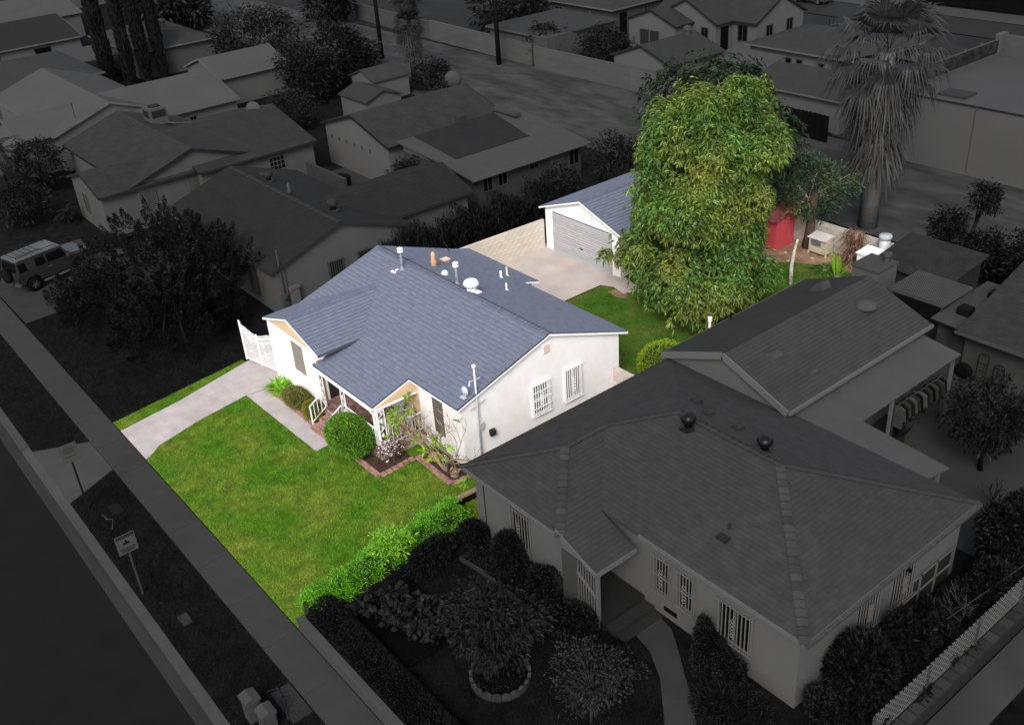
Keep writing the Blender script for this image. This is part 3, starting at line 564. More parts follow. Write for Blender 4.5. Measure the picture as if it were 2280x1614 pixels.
# lime tuft growing out of the hedge
def tuft(name, label, cat, c, n, Ln, Wd, m, spread=.9, up=.8, droop=.35, r=.06, group=None, bm=None):
    t = thing(name, label, cat, c, group); a = nr.uniform(0, 6.283, n); P = np.array(c)+np.stack([np.cos(a)*r, np.sin(a)*r, np.zeros(n)],1)*nr.uniform(0,1,(n,1))
    D_ = unit(np.stack([np.cos(a)*spread, np.sin(a)*spread, nr.uniform(.25,1.2,n)*up],1)); V, F = leafs(P, D_, Ln*nr.uniform(.6,1.15,n), Wd, droop, .25)
    np_mesh('leaves', V, F, m, t); B(MB().lathe([(r*1.2,-.02),(r,.05),(.01,.12)], c, 7), 'crown_base', bm or bark, t); return t
lime = mat('lime_leaf2', (.165,.37,.022), isl=.3, var=.15, rough=.45, spec=.3, trans=.25)
V, F, cc2 = crown((-.28,3.75,1.05), (.55,.8,.38), 60, .2, 20, .15, .05, .3, 5, droop=.15)
lt = thing('pittosporum_bush', 'lime green leafy bush rising from the middle of the hedge', 'bush', (-.28,3.75,0)); np_mesh('crown', V, F, lime, lt); B(limbs((-.28,3.75,0), cc2, (-.28,3.75,.9), .05, 5), 'trunk', bark, lt)
# strap plants and agaves
strap = mat('strap_leaf', (.17,.38,.02), isl=.35, var=.15, rough=.35, spec=.35, trans=.25)
for i, (x, y, s, l) in enumerate(((-13.2,6.33,1.,'bright green strap leaf clump at the gate end of the front bed'),(-12.72,6.38,.85,'smaller strap leaf clump next to the mound shrub'))): tuft('strap_plant', l, 'plant', (x,y,.05), 80, .8*s, .10, strap, .8, 1., .4, .16, 'strap leaf clumps under the window')
tuft('snake_plant', 'upright lime green blades in front of the added white box', 'plant', (-2.8,31.1,.02), 16, 1.25, .14, lime, .16, 1.4, .02, .2)
tuft('fern_bush', 'dark green arching fern bush beside the lime blades', 'plant', (-3.6,31.2,.02), 240, .95, .06, mat('fern_leaf', (.045,.10,.015), isl=.5, var=.3, rough=.5, spec=.2), 1., .9, .5, .2)
tuft('yellow_grass', 'yellow grassy tuft at the foot of the plumeria', 'plant', (-4.3,8.1,.05), 60, .42, .03, mat('yellow_leaf', (.40,.33,.03), isl=.3, var=.2), .9, .9, .4, .06)
# the big tree: whorls of long leaves
tl = mat('mango_leaf', (.068,.145,.022), isl=.5, var=.4, scale=.7, rough=.4, spec=.35, trans=.2, col2=(.19,.195,.03), c2scale=.45, edge=(.44,.72), detail=3)
def whorls(c, rad, nw, per, Ln, Wd, seed, lump=.25, shell=.6, zmin=.5, extra=None):
    d = rdir(nw); rr = nr.uniform(shell**3,1,nw)**(1/3)*lumpy(d, lump, seed); P = np.array(c)+d*rr[:,None]*np.array(rad)
    ax = unit(d*np.array([1,1,.7])+nr.normal(size=d.shape)*.35+np.array([0,0,.35]))
    if extra is not None: P = np.vstack([P, extra[0]]); ax = np.vstack([ax, extra[1]])
    k = P[:,2] > zmin; P, ax = P[k], ax[k]; m_ = len(P)
    C_ = np.repeat(P, per, 0); A = np.repeat(ax, per, 0); e_ = rdir(m_*per); e_ = unit(e_-A*np.sum(e_*A,1,keepdims=True))
    Dr = unit(e_+A*nr.uniform(.05,.75,(m_*per,1))); V, F = leafs(C_+Dr*.03, Dr, Ln*nr.uniform(.6,1.2,m_*per), Wd*nr.uniform(.8,1.2,m_*per), .42, .12)
    return V, F, P
bt = thing('mango_tree', 'tall green tree with drooping leaves beside the garage', 'tree', (-5.1,24.8,0))
env = [((-5.5,24.8,7.4),(2.25,2.25,2.1)),((-5.75,24.3,5.0),(2.4,2.4,2.2)),((-5.4,23.7,2.5),(2.85,2.7,1.5))]
VV, FF, PP, n = [], [], [], 0
for c, rd, nw, sd_, lp in [((c_[0],c_[1],c_[2]),(r_3[0],r_3[1],r_3[2]),800,i+40,.25) for i, (c_, r_3) in enumerate(env)]:      # sparse inner leaves
    V, F, P = whorls(c, rd, nw, 9, .255, .075, sd_, lp, .5, .45); VV.append(V); FF.append(F+n); PP.append(P); n += len(V)
for i in range(112):                                                              # leafy boughs standing out of the crown
    c, rd = env[(0,0,1,1,2,2)[i % 6]]; d = rdir(1)[0]; d[2] = d[2] if i % 3 else abs(d[2]); q = np.array(c)+d*np.array(rd)*nr.uniform(.88,1.12); s_ = nr.uniform(.55,1.0)
    V, F, P = whorls(q, (s_*1.05,s_*1.05,s_*nr.uniform(.85,1.35)), int(150*s_*s_/.6), 9, .255*nr.uniform(.85,1.1), .075, 100+i, .3, .45, .35); VV.append(V); FF.append(F+n); PP.append(P); n += len(V)
def spray(c, rad, nw, sd_):
    global n
    V, F, P = whorls(c, rad, nw, 9, .26, .075, sd_, .3, .2, .3); VV.append(V); FF.append(F+n); PP.append(P); n += len(V)
spray((-8.2,22.4,2.5),(1.0,.7,.6),90,6); spray((-9.3,21.9,2.3),(.45,.4,.35),26,7); spray((-3.6,21.6,1.5),(.9,.9,.8),130,8); spray((-5.9,22.2,1.6),(1.0,1.0,.9),130,9)
np_mesh('crown', np.vstack(VV), np.vstack(FF), tl, bt)
B(limbs((-5.1,24.8,0), np.vstack(PP), (-5.3,24.8,4.5), .26, 26), 'trunk', bark, bt, smooth=True)
# second, darker tree behind it and the small blue-green one by the back wall
dk = mat('deep_leaf', (.015,.031,.012), isl=.6, var=.35, scale=.6, rough=.5, spec=.2, trans=.1)
V, F, P = whorls((-8.4,31.0,5.8),(3.0,2.6,3.4),1600,8,.33,.085,12,.35,.5,3.7)
t2 = thing('dark_back_tree', 'dark green tree standing close behind the big bright one', 'tree', (-9.0,30.9,0)); np_mesh('crown', V, F, dk, t2); B(limbs((-9.0,30.9,0), P, (-9.1,30.7,4.5), .22, 14), 'trunk', bark, t2, smooth=True)
V, F, P = whorls((-13.2,33.4,6.0),(3.9,3.2,3.6),1500,7,.36,.10,13,.35,.5,1.5)
t2 = thing('dark_back_tree', 'added almost black tree standing for the faded top of the big tree', 'tree', (-13.2,33.4,0)); np_mesh('crown', V, F, mat('blackish_leaf', (.012,.020,.008), isl=.6, var=.35, scale=.6, rough=.55, spec=.15), t2); B(limbs((-13.2,33.4,0), P, (-13.2,33.3,4.5), .22, 14), 'trunk', bark, t2, smooth=True)  # added tree, stands for the big tree's own leaves fading to dark
bl_ = mat('bluegreen_leaf', (.027,.055,.027), isl=.5, var=.35, scale=.7, rough=.5, spec=.25, trans=.15, col2=(.075,.075,.025), c2scale=.7, edge=(.48,.7))
tree('loquat_tree', 'small blue green tree with pale stems behind the back wall', 'tree', (-6.4,34.4,0), (2.2,1.9,1.6), 3.1, bl_, barkp, 240, .45, 26, .22, .08, .09, seed=5, cxy=(-.3,-.9), k=16)
# flowering shrub and red shrub in the front bed
V, F, cc3 = crown((-5.35,7.0,.42), (.5,.55,.38), 60, .16, 22, .07, .03, .3, 6, zmin=.06)
fs = thing('flowering_shrub', 'low shrub covered in pale pink flowers beside the porch rail', 'shrub', (-5.35,7.0,.05)); np_mesh('foliage', V, F, mat('dark_red_leaf', (.055,.035,.025), isl=.5, var=.3), fs); B(limbs((-5.35,7.0,.05), cc3, (-5.35,7.0,.3), .025, 8), 'stem', bark, fs)
Pf = cc3[nr.integers(0, len(cc3), 150)]+rdir(150)*.15; Pf = Pf[Pf[:,2] > .15]; e_ = np.repeat(Pf, 5, 0); V, F = leafs(e_, rdir(len(e_))*np.array([1,1,.4])+np.array([0,0,.25]), .05, .045, 0); np_mesh('blossoms', V, F, mat('pale_pink_petal', (.80,.66,.66), isl=.12, var=.05), fs)
V, F, cc3 = crown((-5.95,6.75,.32), (.5,.4,.3), 60, .14, 20, .07, .025, .3, 7, zmin=.06)
fs = thing('red_leaf_shrub', 'small reddish shrub in the front flower bed', 'shrub', (-6.1,6.6,.05)); np_mesh('foliage', V, F, mat('red_leaf', (.20,.045,.04), isl=.5, var=.3, col2=(.05,.06,.02), c2scale=2), fs); B(limbs((-6.1,6.6,.05), cc3, (-6.1,6.6,.25), .02, 6), 'stem', bark, fs)
# plumeria: forking bare limbs, leaf whorls at some tips
pl = thing('plumeria_tree', 'sparse plumeria with forking pale limbs and lime leaf tufts', 'tree', (-3.45,8.2,.05)); pm = MB(); tips = []
def fork(p, d, L_, r, lv):
    q = p+d*L_; pm.tube([p, p.lerp(q,.5)+Vector((rnd.uniform(-.05,.05),rnd.uniform(-.05,.05),.02)), q], [r, r*.85, r*.72], 5)
    if lv == 0: tips.append((q, d)); return
    for i in range(2 if lv != 3 else 3):
        nd = (d+Vector((rnd.uniform(-1.2,1.2),rnd.uniform(-.6,.45),rnd.uniform(-.3,.45)))*.85).normalized()
        if q.y+nd.y*L_ > 8.55: nd.y = -abs(nd.y)
        fork(q, nd, L_*rnd.uniform(.68,.9), r*.72, lv-1)
for dx in (-2.0,-1.5,-1.0,-.5,0,.5,1.0,1.5): fork(Vector((-3.2+dx*.12,7.98,.02)), Vector((dx,-.2+rnd.uniform(-.15,.1),1.45)).normalized(), .9, .036, 4)
B(pm, 'trunk', mat('plumeria_bark', (.30,.235,.15), var=.3, scale=8), pl, smooth=True)
Pt, Ax = [], []
for q, d in tips:
    if q.x < -4.2 and rnd.random() < .38 or q.x > -2.3 and rnd.random() < .2 or rnd.random() < .06: Pt.append(q); Ax.append(d)
Pt = np.array([tuple(q) for q in Pt]); Ax = np.array([tuple(q) for q in Ax]); per = 8; C_ = np.repeat(Pt,per,0); A = np.repeat(Ax,per,0); e_ = rdir(len(C_)); Dr = unit(e_+A*.7+np.array([0,0,.2])); V, F = leafs(C_, Dr, .27*nr.uniform(.6,1.2,len(C_)), .085, .3, oval=True)
np_mesh('leaves', V, F, mat('plumeria_leaf', (.20,.33,.03), isl=.4, var=.2, rough=.4, spec=.3, trans=.25), pl)
B(MB().lathe([(.12,.02),(.16,.05),(.18,.22),(.19,.24),(.16,.24),(.15,.2),(.02,.19)], (-2.85,8.05,.03), 14), 'clay_pot', mat('weathered_pot', (.26,.17,.13), var=.25, scale=6), None, label='weathered brown clay pot in the plumeria bed', category='pot')
# porch furniture
whitep = mat('white_plastic', (.66,.70,.71), var=.03, rough=.4, spec=.35)
def plastic_chair(label, x, y, z, rz, scl=1):
    t = thing('garden_chair', label, 'chair', (x,y,z), 'white plastic chairs on the porch'); t.rotation_euler = (0,0,rz)
    L_ = dict(local=True)
    B(MB().prism([(-.24,-.23,.42),(.24,-.23,.42),(.21,.22,.40),(-.21,.22,.40)], (0,0,.03)), 'seat', whitep, t, **L_)
    for sx in (-1,1):
        for sy in (-1,1): B(MB().beam((sx*.26,sy*.26,0),(sx*.21,sy*.2,.41),.045), 'leg', whitep, t, **L_)
        B(MB().tube([(sx*.26,-.24,.40),(sx*.27,-.22,.62),(sx*.27,.0,.66),(sx*.24,.24,.64)], .022, 6), 'armrest', whitep, t, smooth=True, **L_)
    bp_ = [(a, .22+.10*math.sin(h*1.2), h) for a, h in ((-.2,.42),(.2,.42),(.25,.66),(.22,.86),(.12,.95),(-.12,.95),(-.22,.86),(-.25,.66))]
    B(MB().prism(bp_, (0,.025,0)), 'backrest', whitep, t, **L_)
plastic_chair('white plastic garden chair at the porch back wall', -6.75,8.15,.505, .5); plastic_chair('white plastic garden chair nearest the porch end rail', -6.15,8.2,.505, -.5)
tb_ = thing('side_table', 'low round white plastic table between the porch chairs', 'table', (-6.5,7.45,.505)); B(MB().lathe([(.30,.40),(.33,.42),(.33,.44),(.02,.445)], (-6.5,7.45,.505), 20), 'table_top', whitep, tb_)
for a in (0.5,2.07,3.64,5.21): B(MB().beam((-6.5+.24*math.cos(a),7.45+.24*math.sin(a),.505),(-6.5+.2*math.cos(a),7.45+.2*math.sin(a),.91),.04), 'leg', whitep, tb_)
# ---------------------------------------------------------------- back garden things
red = mat('red_board', (.50,.07,.085), var=.12, scale=3, spec=.15, rough=.6, stretch=(6,6,.6)); redr = mat('red_felt', (.20,.055,.05), var=.35, scale=3)
sh = thing('red_shed', 'small red board shed with sloping felt roof by the back wall', 'shed', (-7.7,32.1,0))
B(MB().prism([(-8.6,31.45,0),(-8.6,32.95,0),(-8.6,32.95,1.95),(-8.6,31.45,1.6)], (1.75,0,0)), 'wall', red, sh)
B(MB().prism([(-8.8,31.25,1.6),(-8.8,33.1,2.04),(-8.8,33.1,2.12),(-8.8,31.25,1.68)], (2.1,0,0)), 'roof', redr, sh)
B(MB().box(-8.35,-7.5,31.41,31.45,.05,1.5), 'door', red, sh)
for i in range(5): B(MB().box(-6.85,-6.83,31.48+.29*i,31.75+.29*i,.03,1.62), 'plank', red, sh)
pale = mat('weathered_board', (.44,.385,.29), var=.2, scale=3, stretch=(1,1,5), obj=.1); hu = thing('rabbit_hutch', 'weathered cream wooden hutch with grey window and lid roof', 'hutch', (-5,32.6,0))
B(MB().box(-5.5,-4.5,32.4,33.0,.15,.92), 'body', pale, hu); B(MB().prism([(-5.56,32.3,.90),(-5.56,33.05,1.0),(-5.56,33.05,1.04),(-5.56,32.3,.94)], (1.1,0,0)), 'roof', mat('pale_lid', (.50,.475,.45), var=.12), hu)
B(MB().box(-5.35,-4.8,32.36,32.4,.55,.84), 'window', mat('hutch_mesh', (.10,.11,.13), var=.2), hu); B(MB().box(-4.5,-4.47,32.44,32.96,.2,.86), 'side_panel', pale, hu)
for x in (-5.5,-4.5):
    for y in (32.44,32.96): B(MB().box(x-.04,x+.04,y-.04,y+.04,0,.15), 'leg', pale, hu)
for i in range(5): B(MB().box(-5.49+.2*i,-5.31+.2*i,32.385,32.399,.17,.52), 'plank', pale, hu)
B(MB().tube([(-5.95,33.0,-.05),(-5.92,33.02,.9),(-5.95,33.1,1.9),(-5.9,33.2,2.9)], [.36,.24,.2,.15], 10), 'tree_stump', mat('dark_bark', (.085,.055,.042), var=.4, scale=5, bump=.9, bscale=14), None, smooth=True, label='rough dark bare trunk standing against the back wall', category='trunk')
B(MB().tube([(-3.92,28.9,0),(-4.0,29.0,.9),(-3.95,29.05,1.7),(-3.85,29.1,2.3)], [.11,.09,.075,.04], 8), 'dead_sapling', mat('pale_dead_bark', (.50,.45,.40), var=.5, scale=5), None, smooth=True, label='pale mottled slender dead trunk on the back lawn', category='trunk')
# heap of dead palm fronds against the wall
df = thing('dead_fronds', 'heap of brown dead palm fronds against the back wall', 'frond heap', (-3.1,32.8,0)); a = nr.uniform(0,6.283,420); hgt = nr.uniform(.05,1.9,420)
P = np.stack([-3.1+nr.normal(0,.28,420), 32.75+nr.normal(0,.18,420)-.25*(1-hgt/1.9), hgt],1); Dr = unit(np.stack([np.cos(a)*.6, np.sin(a)*.6-.3, -nr.uniform(.3,1.2,420)],1)); V, F = leafs(P, Dr, .55*nr.uniform(.5,1.2,420), .07, .1)
np_mesh('fronds', V, F, mat('dead_frond', (.16,.085,.065), isl=.6, var=.3, scale=3), df); B(MB().tube([(-3.1,32.85,0),(-3.08,32.9,1.7)], [.3,.2], 9), 'stump', bark, df)
wb = thing('lit_block_box', 'added white box standing for the lit part of the white block', 'stand-in box', (-1.9,32.2,0)); B(MB().box(-2.3,-1.35,31.75,32.6,0,1.2), 'body', trimw, wb); B(MB().prism([(-2.35,31.68,1.2),(-2.35,32.65,1.26),(-2.35,32.65,1.33),(-2.35,31.68,1.26)], (1.05,0,0)), 'lid', trimw, wb)  # added box in place of the lit third of the white block
tk = thing('lit_block_tank', 'added round tank behind the white box, standing for the lit block', 'tank', (-1.7,33.0,0)); B(MB().lathe([(.26,0),(.26,1.75),(.2,1.8)], (-1.65,32.95,0), 18), 'drum', galv, tk, smooth=True); B(MB().lathe([(.31,1.75),(.31,1.88),(.28,1.95),(.02,1.97)], (-1.65,32.95,0), 18), 'cap', mat('grey_cap', (.33,.35,.38), var=.05), tk, smooth=True)  # added tank, also standing in for the lit part of that block
B(MB().lathe([(.06,0),(.06,.55),(.09,.56),(.09,.75),(.02,.77)], (-2.2,21.1,1.1), 12).tube([(-2.2,21.1,0),(-2.2,21.1,1.12)], .055, 10), 'white_standpipe', trimw, None, label='white plastic standpipe rising beside the grey eave', category='pipe')
P = np.stack([nr.uniform(-8.5,-3.4,26), nr.uniform(30.2,32.2,26), np.full(26,.05)],1)
for i in range(3):
    x, y = ((-5.6,30.9),(-4.9,31.9),(-6.3,31.6))[i]; s = (.09,.14,.11)[i]; B(MB().lathe([(s*.6,-.02),(s,s*.3),(s*.7,s*.7),(.01,s*.8)], (x,y,.02), 6), 'rubble_stone', mat('rubble', (.36,.28,.23), obj=.4, var=.2), None, label=('small loose stone on the turf edge of the bare earth','largest loose stone in front of the hutch','loose stone between the red shed and the hutch')[i], category='stone', group='loose stones on the bare earth')
# ================================================================ the grey hip-roofed house on the right
R2 = thing('hip_roof_house', 'grey hip roofed bungalow with barred windows in the near garden', 'house', (6.2,11.5,.3))
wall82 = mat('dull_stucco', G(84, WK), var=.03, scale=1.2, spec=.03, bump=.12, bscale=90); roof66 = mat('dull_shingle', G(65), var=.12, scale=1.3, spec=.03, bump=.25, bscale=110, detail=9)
tabm = mat('dull_shingle_tab', G(66), var=.08, scale=2.5, isl=.07, obj=.07, spec=.03, bump=.25, bscale=110); cap66 = mat('dull_ridge_cap', G(68), var=.1, obj=.22, spec=.03)
trim90 = D(102, var=.03); iron90 = D(106, var=.03); pane_d = mat('dull_pane', G(16), var=.4, scale=3, spec=.2, rough=.2); dkm = D(12, var=.2)
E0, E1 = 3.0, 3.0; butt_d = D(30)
# plan of the eaves
x0, x1, xm, yw, yf, yb = .27, 12.24, 5.0, 6.36, 8.06, 16.1
SL = 1.3/4.02; RZ, RY = 4.3, 12.08
zF = lambda x, y: RZ-SL*(RY-y); zB = lambda x, y: RZ-SL*(y-RY); zL = lambda x, y: E0+SL*(x-x0); zR = lambda x, y: E0+SL*(x1-x)
wr = (x0+xm)/2; wz = E0+SL*(wr-x0); zWF = lambda x, y: E0+SL*(y-yw); zWR = lambda x, y: E0+SL*(xm-x)
P1 = (wr, yw+(wr-x0)); Wy = RY-(RZ-wz)/SL; M1 = (x0+4.02, RY); M2 = (x1-4.02, RY)
B(MB().prism([(x0+.3,yw+.25,.25),(xm-.15,yw+.25,.25),(xm-.15,yf+.2,.25),(x1-.25,yf+.2,.25),(x1-.25,yb-.25,.25),(x0+.3,yb-.25,.25)], (0,0,2.62)), 'wall', wall82, R2)
slopes = [([(x0,yw),(x0,yb),M1,(wr,Wy),P1], zL, (-1,0)), ([(x0,yw),P1,(xm,yw)], zWF, (0,-1)), ([(xm,yw),P1,(wr,Wy),(xm,yf)], zWR, (1,0)),
          ([(xm,yf),(wr,Wy),M1,M2,(x1,yf)], zF, (0,-1)), ([(x1,yf),M2,(x1,yb)], zR, (1,0)), ([(x1,yb),M2,M1,(x0,yb)], zB, (0,1))]
for pg, zz, dn in slopes: slope(R2, pg, zz, dn, roof66, .11, 0)
# shingle tabs: the 300 that show largest are parts of their own, the rest one field
tabs = []
for si, (pg, zz, dn) in enumerate(slopes):
    if si in (0, 5): cs, wdt = .16, .34
    else: cs, wdt = .145, .30
    s = [p[0]*dn[0]+p[1]*dn[1] for p in pg]; lo, hi = min(s), max(s); k = round((hi-lo)/cs); d = (hi-lo)/k; sx = (-dn[1], dn[0]); t_ = [p[0]*sx[0]+p[1]*sx[1] for p in pg]
    for i in range(k):
        a, b = lo+i*d, lo+(i+1)*d; u = min(t_)-rnd.uniform(0,wdt)
        while u < max(t_):
            wv = wdt*rnd.uniform(.75,1.25)
            q = clip(clip(clip(clip(pg, dn, b+.012, True), dn, a, False), sx, u+wv-.004, True), sx, u, False); u += wv
            if len(q) >= 3:
                c = (sum(v[0] for v in q)/len(q), sum(v[1] for v in q)/len(q)); full = len(q) == 4
                tabs.append((q, zz, dn, a, d, (Vector((c[0],c[1],zz(*c)))-CAM).length, full and si in (3,4), rnd.uniform(0,.006)))
order = sorted(range(len(tabs)), key=lambda i: tabs[i][5] if tabs[i][6] else 1e9)[:300]; pick = set(order)
def tab_geo(mb, q, zz, dn, a, d, jig):
    off = lambda p: .006+(.012+jig)*((p[0]*dn[0]+p[1]*dn[1])-a)/d; n = len(q)
    top = [(p[0],p[1],zz(*p)+off(p)) for p in q]; bot = [(p[0],p[1],zz(*p)-.001) for p in q]
    mb.add(top+bot, [tuple(range(n))]+[(i,i+n,(i+1)%n+n,(i+1)%n) for i in range(n)])
field = MB()
for i, t_ in enumerate(tabs):
    if i in pick:
        mb = MB(); tab_geo(mb, t_[0], t_[1], t_[2], t_[3], t_[4], t_[7]); B(mb, 'shingle', tabm, R2)
    else: tab_geo(field, t_[0], t_[1], t_[2], t_[3], t_[4], t_[7])
B(field, 'shingle_field', tabm, R2, kind='stuff')
up3 = lambda p, z, a=.022: (p[0], p[1], z+a)
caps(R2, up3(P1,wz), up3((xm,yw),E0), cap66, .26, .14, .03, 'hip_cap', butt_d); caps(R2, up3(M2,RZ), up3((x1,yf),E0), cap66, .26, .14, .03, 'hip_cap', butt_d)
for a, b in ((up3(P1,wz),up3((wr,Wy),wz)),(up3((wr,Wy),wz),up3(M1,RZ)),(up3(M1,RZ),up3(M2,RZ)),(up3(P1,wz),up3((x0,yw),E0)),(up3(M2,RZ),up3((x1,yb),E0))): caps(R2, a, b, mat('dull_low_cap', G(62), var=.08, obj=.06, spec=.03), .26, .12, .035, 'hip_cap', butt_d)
# porch roof, half gable
zP = lambda x, y: E0+SL*(xm-x)
slope(R2, [(xm-.12,yw+.02),(xm-.12,8.0),(6.5,7.95),(6.5,yw+.02)], lambda x, y: zP(x,y)+.012, (1,0), roof66, .1, .145, name='porch_roof')
def tr2(p, q, h_=.14, w2=.03, nm='fascia', mm=trim90): return B(MB().beam(p, q, w2, h_), nm, mm, R2)
tr2((xm-.2,yw,3.08),(6.5,yw,zP(6.5,0)-.05)); tr2((6.52,yw,zP(6.5,0)-.05),(6.52,7.95,zP(6.5,0)-.05), .16)
tr2((x0,yw-.02,E0-.06),(xm-.2,yw-.02,E0-.06)); tr2((6.5,yf-.02,E0-.06),(x1,yf-.02,E0-.06)); tr2((x1+.02,yf,E0-.06),(x1+.02,yb,E0-.06)); tr2((x0-.02,yw,E0-.06),(x0-.02,yb,E0-.06), mm=D(58))
B(MB().beam((x1+.09,yf-.05,E0-.03),(x1+.09,yb,E0-.03),.11,.1), 'gutter', D(74, var=.25, scale=6), R2)
B(MB().prism([(4.95,6.45,2.5),(6.42,6.45,2.5),(5.0,6.45,2.98)], (0,.05,0)), 'porch_gable', trim90, R2)
pw = B(MB().box(6.4,6.47,6.42,6.55,.3,2.5), 'porch_post', trim90, R2)
tr_ = B(MB().box(4.95,5.6,6.44,6.5,.3,2.45), 'trellis_screen', D(70), R2)
for i in range(7): B(MB().box(5.62+.11*i,5.65+.11*i,6.44,6.48,.4,2.45), 'bar', trim90, tr_)
B(MB().beam((5.6,6.45,2.0),(6.4,6.45,1.5),.06), 'brace', trim90, R2)
B(MB().box(4.9,6.6,6.5,8.2,.25,.62), 'porch_floor', D(38), R2); B(MB().box(6.6,7.0,6.6,8.2,.25,.46).box(6.95,7.35,6.65,8.2,.25,.34), 'steps', D(46), R2)
B(MB().box(4.86,4.93,6.9,7.9,.62,2.55), 'front_door', D(50), R2)
Nf = (0,-1,0); Uf = (1,0,0)
for xx, ww, zz_, hh in ((6.95,.68,1.15,1.35),(7.85,.68,1.15,1.35)): window(R2, (xx,yf+.2,zz_), Uf, Nf, ww, hh, trim90, pane_d, bars=6, hb=(.7,), my=1, scroll=True, bm_=iron90)
window(R2, (9.35,yf+.2,1.1), Uf, Nf, 1.2, 1.4, trim90, pane_d, bars=9, mx=1, scroll=True, bm_=iron90); window(R2, (2.4,yw+.25,1.15), Uf, Nf, .95, 1.4, trim90, pane_d, bars=7, scroll=True, bm_=iron90)
for yy, ww in ((10.7,1.05),(12.3,1.15)): window(R2, (x1-.25,yy,1.15), (0,1,0), (1,0,0), ww, 1.4, trim90, pane_d, bars=8, scroll=True, bm_=iron90)
gv = B(MB().obox((7.35,yf+.2,.55),Uf,Nf,0,.5,-.01,.02,0,.16), 'crawl_vent', dkm, R2)
for i in range(3): B(MB().obox((7.05,yf+.2,0),Uf,Nf,0,.01,0,.01,.3,.31), 'slat', dkm, gv) if False else None
B(MB().box(x1-.25,x1-.1,12.6,12.95,2.52,2.58).box(x1-.16,x1+.05,12.7,12.76,2.45,2.56), 'wall_lamp', dkm, R2)
B(MB().box(1.0,1.03,yw+.22,yw+.25,.3,2.8), 'conduit', D(60), R2)
# roof fittings
def turbine(par, x, y, z, m, s=1.):
    t = B(MB().lathe([(.16*s,-.1),(.16*s,.15*s),(.2*s,.16*s)], (x,y,z), 16), 'roof_turbine', m, par, smooth=True); B(MB().lathe([(.18*s,.16*s),(.27*s,.24*s),(.29*s,.36*s),(.24*s,.47*s),(.12*s,.53*s),(.02,.54*s)], (x,y,z), 16), 'turbine_head', m, t, smooth=True)
    for i in range(16): a = i*math.pi/8; B(MB().beam((x+.2*s*math.cos(a),y+.2*s*math.sin(a),z+.18*s),(x+.3*s*math.cos(a+.2),y+.3*s*math.sin(a+.2),z+.37*s),.01,.035), 'turbine_fin', m, t)
    B(MB().lathe([(.36*s,-.1),(.36*s,-.06),(.2*s,.0)], (x,y,z), 6), 'turbine_base', m, t)
blackm = D(16, spec=.2, rough=.4); turbine(R2, 5.0,11.75,4.27, blackm, .8); turbine(R2, 7.35,12.5,4.22, blackm, .8)
def hood(par, x, y, z, m, d=(0,1), s=1.):
    B(MB().prism([(x-.14*s,y-.1*s,z-.05),(x+.14*s,y-.1*s,z-.05),(x+.14*s,y-.1*s,z+.12*s),(x+.06*s,y-.1*s,z+.18*s),(x-.06*s,y-.1*s,z+.18*s),(x-.14*s,y-.1*s,z+.12*s)], (0,.34*s,-.06)), 'hood_vent', m, par)
for x, y in ((3.9,13.3),(4.75,12.9),(5.95,12.9)): hood(R2, x, y, zB(0,y), D(56))
B(MB().lathe([(.1,-.05),(.04,.02),(.04,.2)], (8.5,9.6,zF(0,9.6)), 8), 'vent_pipe', D(50), R2); B(MB().box(8.4,8.75,9.15,9.4,zF(0,9.2)+.02,zF(0,9.2)+.09), 'roof_patch', D(44), R2)
B(MB().lathe([(.07,-.05),(.07,.03),(.02,.06)], (.75,7.0,E0+.16), 8), 'roof_bolt', dkm, R2)
# cellar cage along the side wall
cg = thing('side_lean_to', 'low glazed lean-to frames along the grey house side wall', 'lean-to', (12.6,14,.3))
for i in range(3):
    fr = B(MB().box(12.02,12.06,13.0+.85*i,13.06+.85*i,.3,1.5).box(12.02,12.06,13.0+.85*i,13.85+.85*i,1.45,1.5).box(12.02,12.06,13.0+.85*i,13.85+.85*i,.85,.9), 'frame', trim90, cg); B(MB().box(12.0,12.02,13.06+.85*i,13.84+.85*i,.32,1.44), 'pane', D(46), fr)
# rear addition with its own gable roof
A2 = thing('rear_addition', 'taller grey gable roofed addition behind the hip roofed house', 'house', (3,19.9,.0)); ax, az, aL, aR, ay0, ay1 = 3.0, 4.38, .18, 5.82, 15.7, 24.2
zaL = lambda x, y: az-(ax-x)*(az-3.3)/(ax-aL); zaR = lambda x, y: az-(x-ax)*(az-3.3)/(aR-ax)
B(MB().prism([(aL+.25,ay0+.15,0),(aR-.25,ay0+.15,0),(aR-.25,ay0+.15,3.25),(ax,ay0+.15,az-.13),(aL+.25,ay0+.15,3.25)], (0,8.1,0)), 'wall', wall82, A2)
slope(A2, [(aL,ay0),(ax,ay0),(ax,ay1),(aL,ay1)], zaL, (-1,0), D(60, var=.1), .12, .15); slope(A2, [(aR,ay0),(ax,ay0),(ax,ay1),(aR,ay1)], zaR, (1,0), D(67, var=.1), .12, .15)
for p, q in (((aL,ay0-.03,3.24),(ax,ay0-.03,az-.05)),((aR,ay0-.03,3.24),(ax,ay0-.03,az-.05))): B(MB().beam(p, q, .06, .26), 'bargeboard', trim90, A2)
B(MB().beam((aR+.05,ay0,3.25),(aR+.05,ay1,3.25),.1,.12), 'gutter', trim90, A2); B(MB().beam((aL-.03,ay0,3.24),(aL-.03,ay1,3.24),.05,.12), 'fascia', D(96), A2)
for x, y, s in ((4.0,17.1,1.5),(5.1,17.9,.8)): hood(A2, x, y, zaR(x,0), D(78), s=s)
B(MB().lathe([(.42,-.08),(.42,.0),(.36,.1),(.2,.17),(.02,.2)], (4.0,22.6,zaR(4.0,0)+.06), 22), 'round_skylight', D(78), A2, smooth=True)
